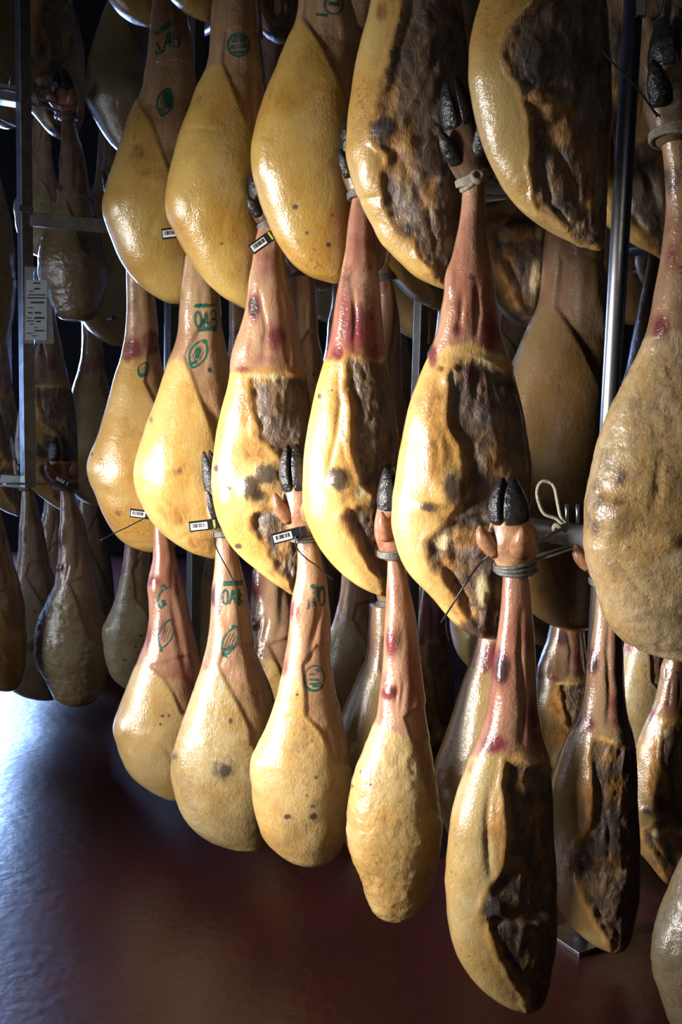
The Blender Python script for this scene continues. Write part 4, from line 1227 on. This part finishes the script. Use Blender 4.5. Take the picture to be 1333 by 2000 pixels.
# twine on the dark trotter of the middle row
P = spline([U(x, y, d) for x, y, d in ((902, 372, 1.965), (915, 366, 1.945), (930, 352, 1.935), (938, 340, 1.935), (950, 338, 1.95), (965, 334, 1.99))], 6)
o0 = P[0]
tw = MB()
tw.tube([p - o0 for p in P], .005, 8)
r = empty('twine_tie', o0, 'pale knotted twine tied round the dark trotter between the two meat faced hams', 'string')
tw.build('twine', M_CORD, r, True)
kn = MB()
kn.tube([U(934, 345, 1.93) - o0 + np.array((.009 * math.cos(t), .006 * math.sin(t), .009 * math.sin(t))) for t in (k * .5236 for k in range(12))], .006, 8, True)
kn.build('knot', M_CORD, r, True)

# left rack: square steel post, flat cross bar, prongs
lr_o = V3(52, 700, 3.48)
lr_o.z = 0
lrack = empty('hanging_rack', lr_o, 'left steel rack with a square post holding a sheet in a plastic sleeve', 'rack')
def lr(px, py, d):
    return V3(px, py, d) - lr_o
def bar(a, b, hw, hd, mat, nm, parent=lrack, bev=.002):
    ax = (b - a) / 2
    t = ax.normalized()
    side = t.cross(Vector((0.626, -0.78, 0)))
    side = side.normalized() if side.length > .2 else Vector((0.78, 0.626, 0))
    m = MB()
    m.box((a + b) / 2, ax, side * hw, side.cross(t).normalized() * hd)
    return m.build(nm, mat, parent, False, bev)
ptop, pbot = lr(42, -160, 3.48), lr(55, 952, 3.48)
bar(ptop, pbot, .0195, .0195, M_STEEL, 'post')
bar(lr(-160, 925, 3.52), lr(60, 942, 3.50), .02, .02, M_ALU, 'rail')
bar(lr(60, 428, 3.47), lr(226, 444, 3.60), .022, .008, M_ALU, 'cross_bar')
bar(lr(40, 408, 3.46), lr(63, 412, 3.46), .012, .012, M_STEEL, 'clamp')
bar(lr(-120, 165, 3.55), lr(40, 190, 3.52), .027, .027, M_ALU, 'rail')
for pl in ([(0, 173, 3.50), (62, 187, 3.5), (124, 207, 3.62)], [(0, 187, 3.52), (62, 202, 3.52), (118, 218, 3.64)], [(0, 945, 3.46), (60, 945, 3.46), (120, 944, 3.54)], [(0, 232, 3.6), (18, 240, 3.6), (40, 248, 3.62)], [(-20, 940, 3.5), (-6, 935, 3.5), (36, 944, 3.5)]):
    m = MB()
    m.tube(spline([lr(*p) for p in pl], 4), .0036, 8)
    m.build('prong', M_STEEL, lrack, True)
for a, b in (((20, 134), (20, 170)), ((33, 138), (33, 170)), ((37, 906), (37, 925))):
    m = MB()
    m.tube([lr(*a, 3.5), lr((a[0] + b[0]) / 2, (a[1] + b[1]) / 2, 3.5), lr(*b, 3.5)], .0045, 8)
    m.build('pin', M_STEEL, lrack, True)
bar(lr(-110, 938, 4.4), lr(190, 950, 4.4), .014, .014, M_STEEL, 'rail')
# leg of the left rack at its far end
bar(lr(-150, 100, 3.56), Vector((lr(-150, 900, 3.56).x, lr(-150, 900, 3.56).y, 0)), .018, .018, M_STEEL, 'leg')
m = MB()
m.tube([p - V3(60, 190, 3.53) for p in spline([V3(62, 178, 3.49), V3(70, 186, 3.48), V3(76, 202, 3.48), V3(68, 208, 3.48), V3(60, 200, 3.48)], 5)], .005, 8)
r = empty('string_loop', V3(60, 190, 3.53), 'small twine loop over the two prongs at the left post', 'string')
m.build('twine', M_CORD, r, True)
# posts of the racks behind
for (xa, ya, xb, yb, d, lab) in ((386, -60, 384, 260, 3.28, 'dull square post between the first two upper shanks'), (338, 560, 336, 710, 3.66, 'thin grey post left of the pale stamped shank'), (822, 650, 818, 770, 3.3, 'grey post glimpsed left of the large centre shank')):
    a, b = V3(xa, ya, d), V3(xb, yb, d)
    o = Vector((b.x, b.y, 0))
    r = empty('rack_post', o, lab, 'post', 'posts of the racks behind')
    t = (a - b).normalized()
    top_ = b + t * ((2.9 - b.z) / t.z)
    bot_ = b - t * ((b.z - .01) / t.z)
    m = MB()
    m.box((top_ + bot_) / 2 - o, (top_ - bot_) / 2, (.0133, .0106, 0), (-.0106, .0133, 0))
    m.build('tube', M_PAINT, r, False, .003)
    m = MB()
    m.box(bot_ - o - Vector((0, 0, .004)), (.045, 0, 0), (0, .045, 0), (0, 0, .006))
    m.build('foot_plate', M_ALU, r)
# hook at the top right, before the wrinkled ham
o0 = V3(1240, -60, 2.3)
r = empty('wire_hook', o0, 'bent steel wire hook at the top beside the round post', 'hook')
m = MB()
m.tube([p - o0 for p in spline([V3(1300, -60, 2.2), V3(1296, -10, 2.2), V3(1290, 18, 2.2), V3(1282, 33, 2.2), V3(1269, 39, 2.2)], 6)], .0036, 8)
m.build('hook_wire', M_STEEL, r, True)
m = MB()
a, b = V3(1252, -60, 2.3), V3(1252, 34, 2.3)
m.box((a + b) / 2 - o0, (.011, 0, 0), (0, .008, 0), (b - a) / 2)
m.build('bracket', M_STEEL, r, False, .002)

# ------------------------------------------------------------------ sheet in a plastic sleeve
d = 3.44
o0 = V3(72, 600, d)
doc = empty('document_sleeve', o0, 'printed sheet in a clear plastic sleeve taped to the left post', 'sheet')
def quad(pts, dd, off=0.0):
    return [V3(x, y, dd) - o0 for x, y in pts]
def panel(pts, dd, th, name, mat, parent):
    f = quad(pts, dd)
    b = [p + Vector((0, th, 0)) for p in f]
    m = MB()
    m.add(f + b, [(0, 1, 2, 3), (7, 6, 5, 4), (0, 4, 5, 1), (1, 5, 6, 2), (2, 6, 7, 3), (3, 7, 4, 0)])
    return m.build(name, mat, parent)
panel([(48, 521), (98, 521), (105, 671), (43, 671)], d, .0012, 'sleeve', M_SLEEVE, doc)
pap = panel([(51, 547), (92, 547), (91, 664), (49, 664)], d - .002, .0006, 'paper', M_PAPER, doc)
m = MB()
rr = random.Random(3)
for y, x0, x1, h in ((553, 65, 78, 3), (564, 67, 78, 3.2), (569, 58, 63, 2), (576, 55, 88, 2), (582, 53, 89, 2.4), (591, 60, 86, 3.4), (601, 54, 64, 2), (611, 55, 63, 3.2), (611, 68, 80, 3.4), (621, 67, 86, 3.4), (621, 52, 61, 2), (627, 52, 66, 2), (628, 71, 79, 3), (633, 58, 66, 1.6), (640, 67, 72, 2), (646, 67, 86, 2.6), (651, 52, 64, 1.6), (656, 62, 72, 1.6)):
    x = x0
    while x < x1:
        wd = rr.uniform(1.2, 3.6)
        m.add([V3(a, b, d - .0035) - o0 for a, b in ((x, y - h / 2), (min(x + wd, x1), y - h / 2), (min(x + wd, x1), y + h / 2), (x, y + h / 2))], [(0, 1, 2, 3)])
        x += wd + rr.uniform(.4, 1.0)
m.build('printed_lines', M_BARS, pap)['kind'] = 'stuff'

# ------------------------------------------------------------------ barcode tags
def tag(x, y, ang, L, W, d, label, wire=None, yellow=False, wdep=None, flip=1):
    o0 = V3(x, y, d)
    r = empty('barcode_tag', o0, label, 'tag', 'black barcode tags on the shanks')
    ca, sa = math.cos(math.radians(ang)), math.sin(math.radians(ang))
    k = d / F
    ax = Vector((ca, 0, -sa)); az = Vector((sa, 0, ca)); ay = Vector((0, 1, 0))
    l, w_ = L * k / 2, W * k / 2
    def bx(cx_, cz_, hx_, hz_, y0_, hy_, name, mat, parent, bev=0.0):
        m = MB()
        m.box(ax * cx_ + az * cz_ + ay * y0_, ax * hx_, ay * hy_, az * hz_)
        return m.build(name, mat, parent, False, bev)
    bx(0, 0, l, w_, 0, .003, 'case', M_TAGB, r, .0012)
    bx(l * 1.16, w_ * .1, l * .22, w_ * .8, -.001, .0045, 'lock', M_TAGB, r, .0012)
    if yellow:
        bx(l * .86, 0, l * .06, w_ * .8, -.004, .001, 'yellow_clip', M_YEL, r)
    lb = bx(-l * .25, -w_ * .05, l * .62, w_ * .66, -.0034, .0004, 'barcode_label', M_LABEL, r)
    m = MB()
    rr = random.Random(int(x))
    q = -l * .25 - l * .48
    while q < -l * .25 + l * .48:
        wd = rr.choice((.010, .018, .03)) * l
        c = ax * (q + wd) + az * (w_ * .08) + ay * -.0041
        m.box(c, ax * wd, ay * .0002, az * (w_ * .38))
        q += wd * 2 + rr.choice((.03, .06)) * l
    m.build('barcode', M_BARS, lb)['kind'] = 'stuff'
    if wire:
        wd = wdep or [d - .004] * len(wire)
        m = MB()
        m.tube([p - np.array(o0) for p in spline([U(a, b, c) for (a, b), c in zip(wire, wd)], 6)], .0016, 7)
        m.build('wire', M_TAGB, r, True)
    return r
tag(560, 1046, -16, 60, 22, 2.285, 'barcode tag on the shank before the brown crusted meat face', [(578, 1046), (577, 1062), (584, 1076), (600, 1092), (620, 1106), (640, 1124), (652, 1132)])
tag(396, 1026, -8, 54, 21, 2.52, 'barcode tag across the plump yellow ham, its wire hanging over the bruised shank', [(419, 1028), (417, 1042), (420, 1062), (430, 1085), (445, 1112), (458, 1138), (466, 1152)], True)
tag(276, 1004, 6, 46, 17, 2.76, 'barcode tag with a rubbed label, leftmost in the middle row', [(296, 1004), (275, 1016), (250, 1029), (222, 1042), (196, 1056)])
tag(338, 455, -8, 44, 20, 2.67, 'barcode tag half hidden behind the second upper ham')
tag(511, 474, -36, 50, 20, 2.36, 'tilted black tag with a yellow clip above the purple bruised shank', None, True)
tag(122, 939, 28, 26, 9, 3.50, 'tiny tag on the trotter of the pointed ham in the left rack', None, True)
tag(216, 622, -10, 17, 8, 3.9, 'small pale tag deep in shade left of the red bruised shank')
# needle wire stuck across the open meat face
P = spline([U(x, y, dd) for x, y, dd in ((958, 1084, DT[4] - .02), (940, 1098, 1.83), (915, 1132, 1.82), (890, 1172, 1.83), (862, 1216, 1.86))], 6)
m = MB()
m.tube([p - P[0] for p in P], .0017, 7)
r = m.build('tag_wire', M_TAGB, None, True, origin=None)
r.location = tuple(P[0])
r['label'] = 'thin black wire crossing the lower meat face of the large centre ham'
r['category'] = 'wire'
P = spline([U(x, y, dd) for x, y, dd in ((1176, 96, 1.72), (1200, 125, 1.7), (1235, 160, 1.66), (1262, 195, 1.62), (1284, 228, 1.6))], 6)
m = MB()
m.tube([p - P[0] for p in P], .0015, 7)
r = m.build('tag_wire', M_TAGB, None, True)
r.location = tuple(P[0])
r['label'] = 'thin wire running from the blackish foot at the right past the round post'
r['category'] = 'wire'
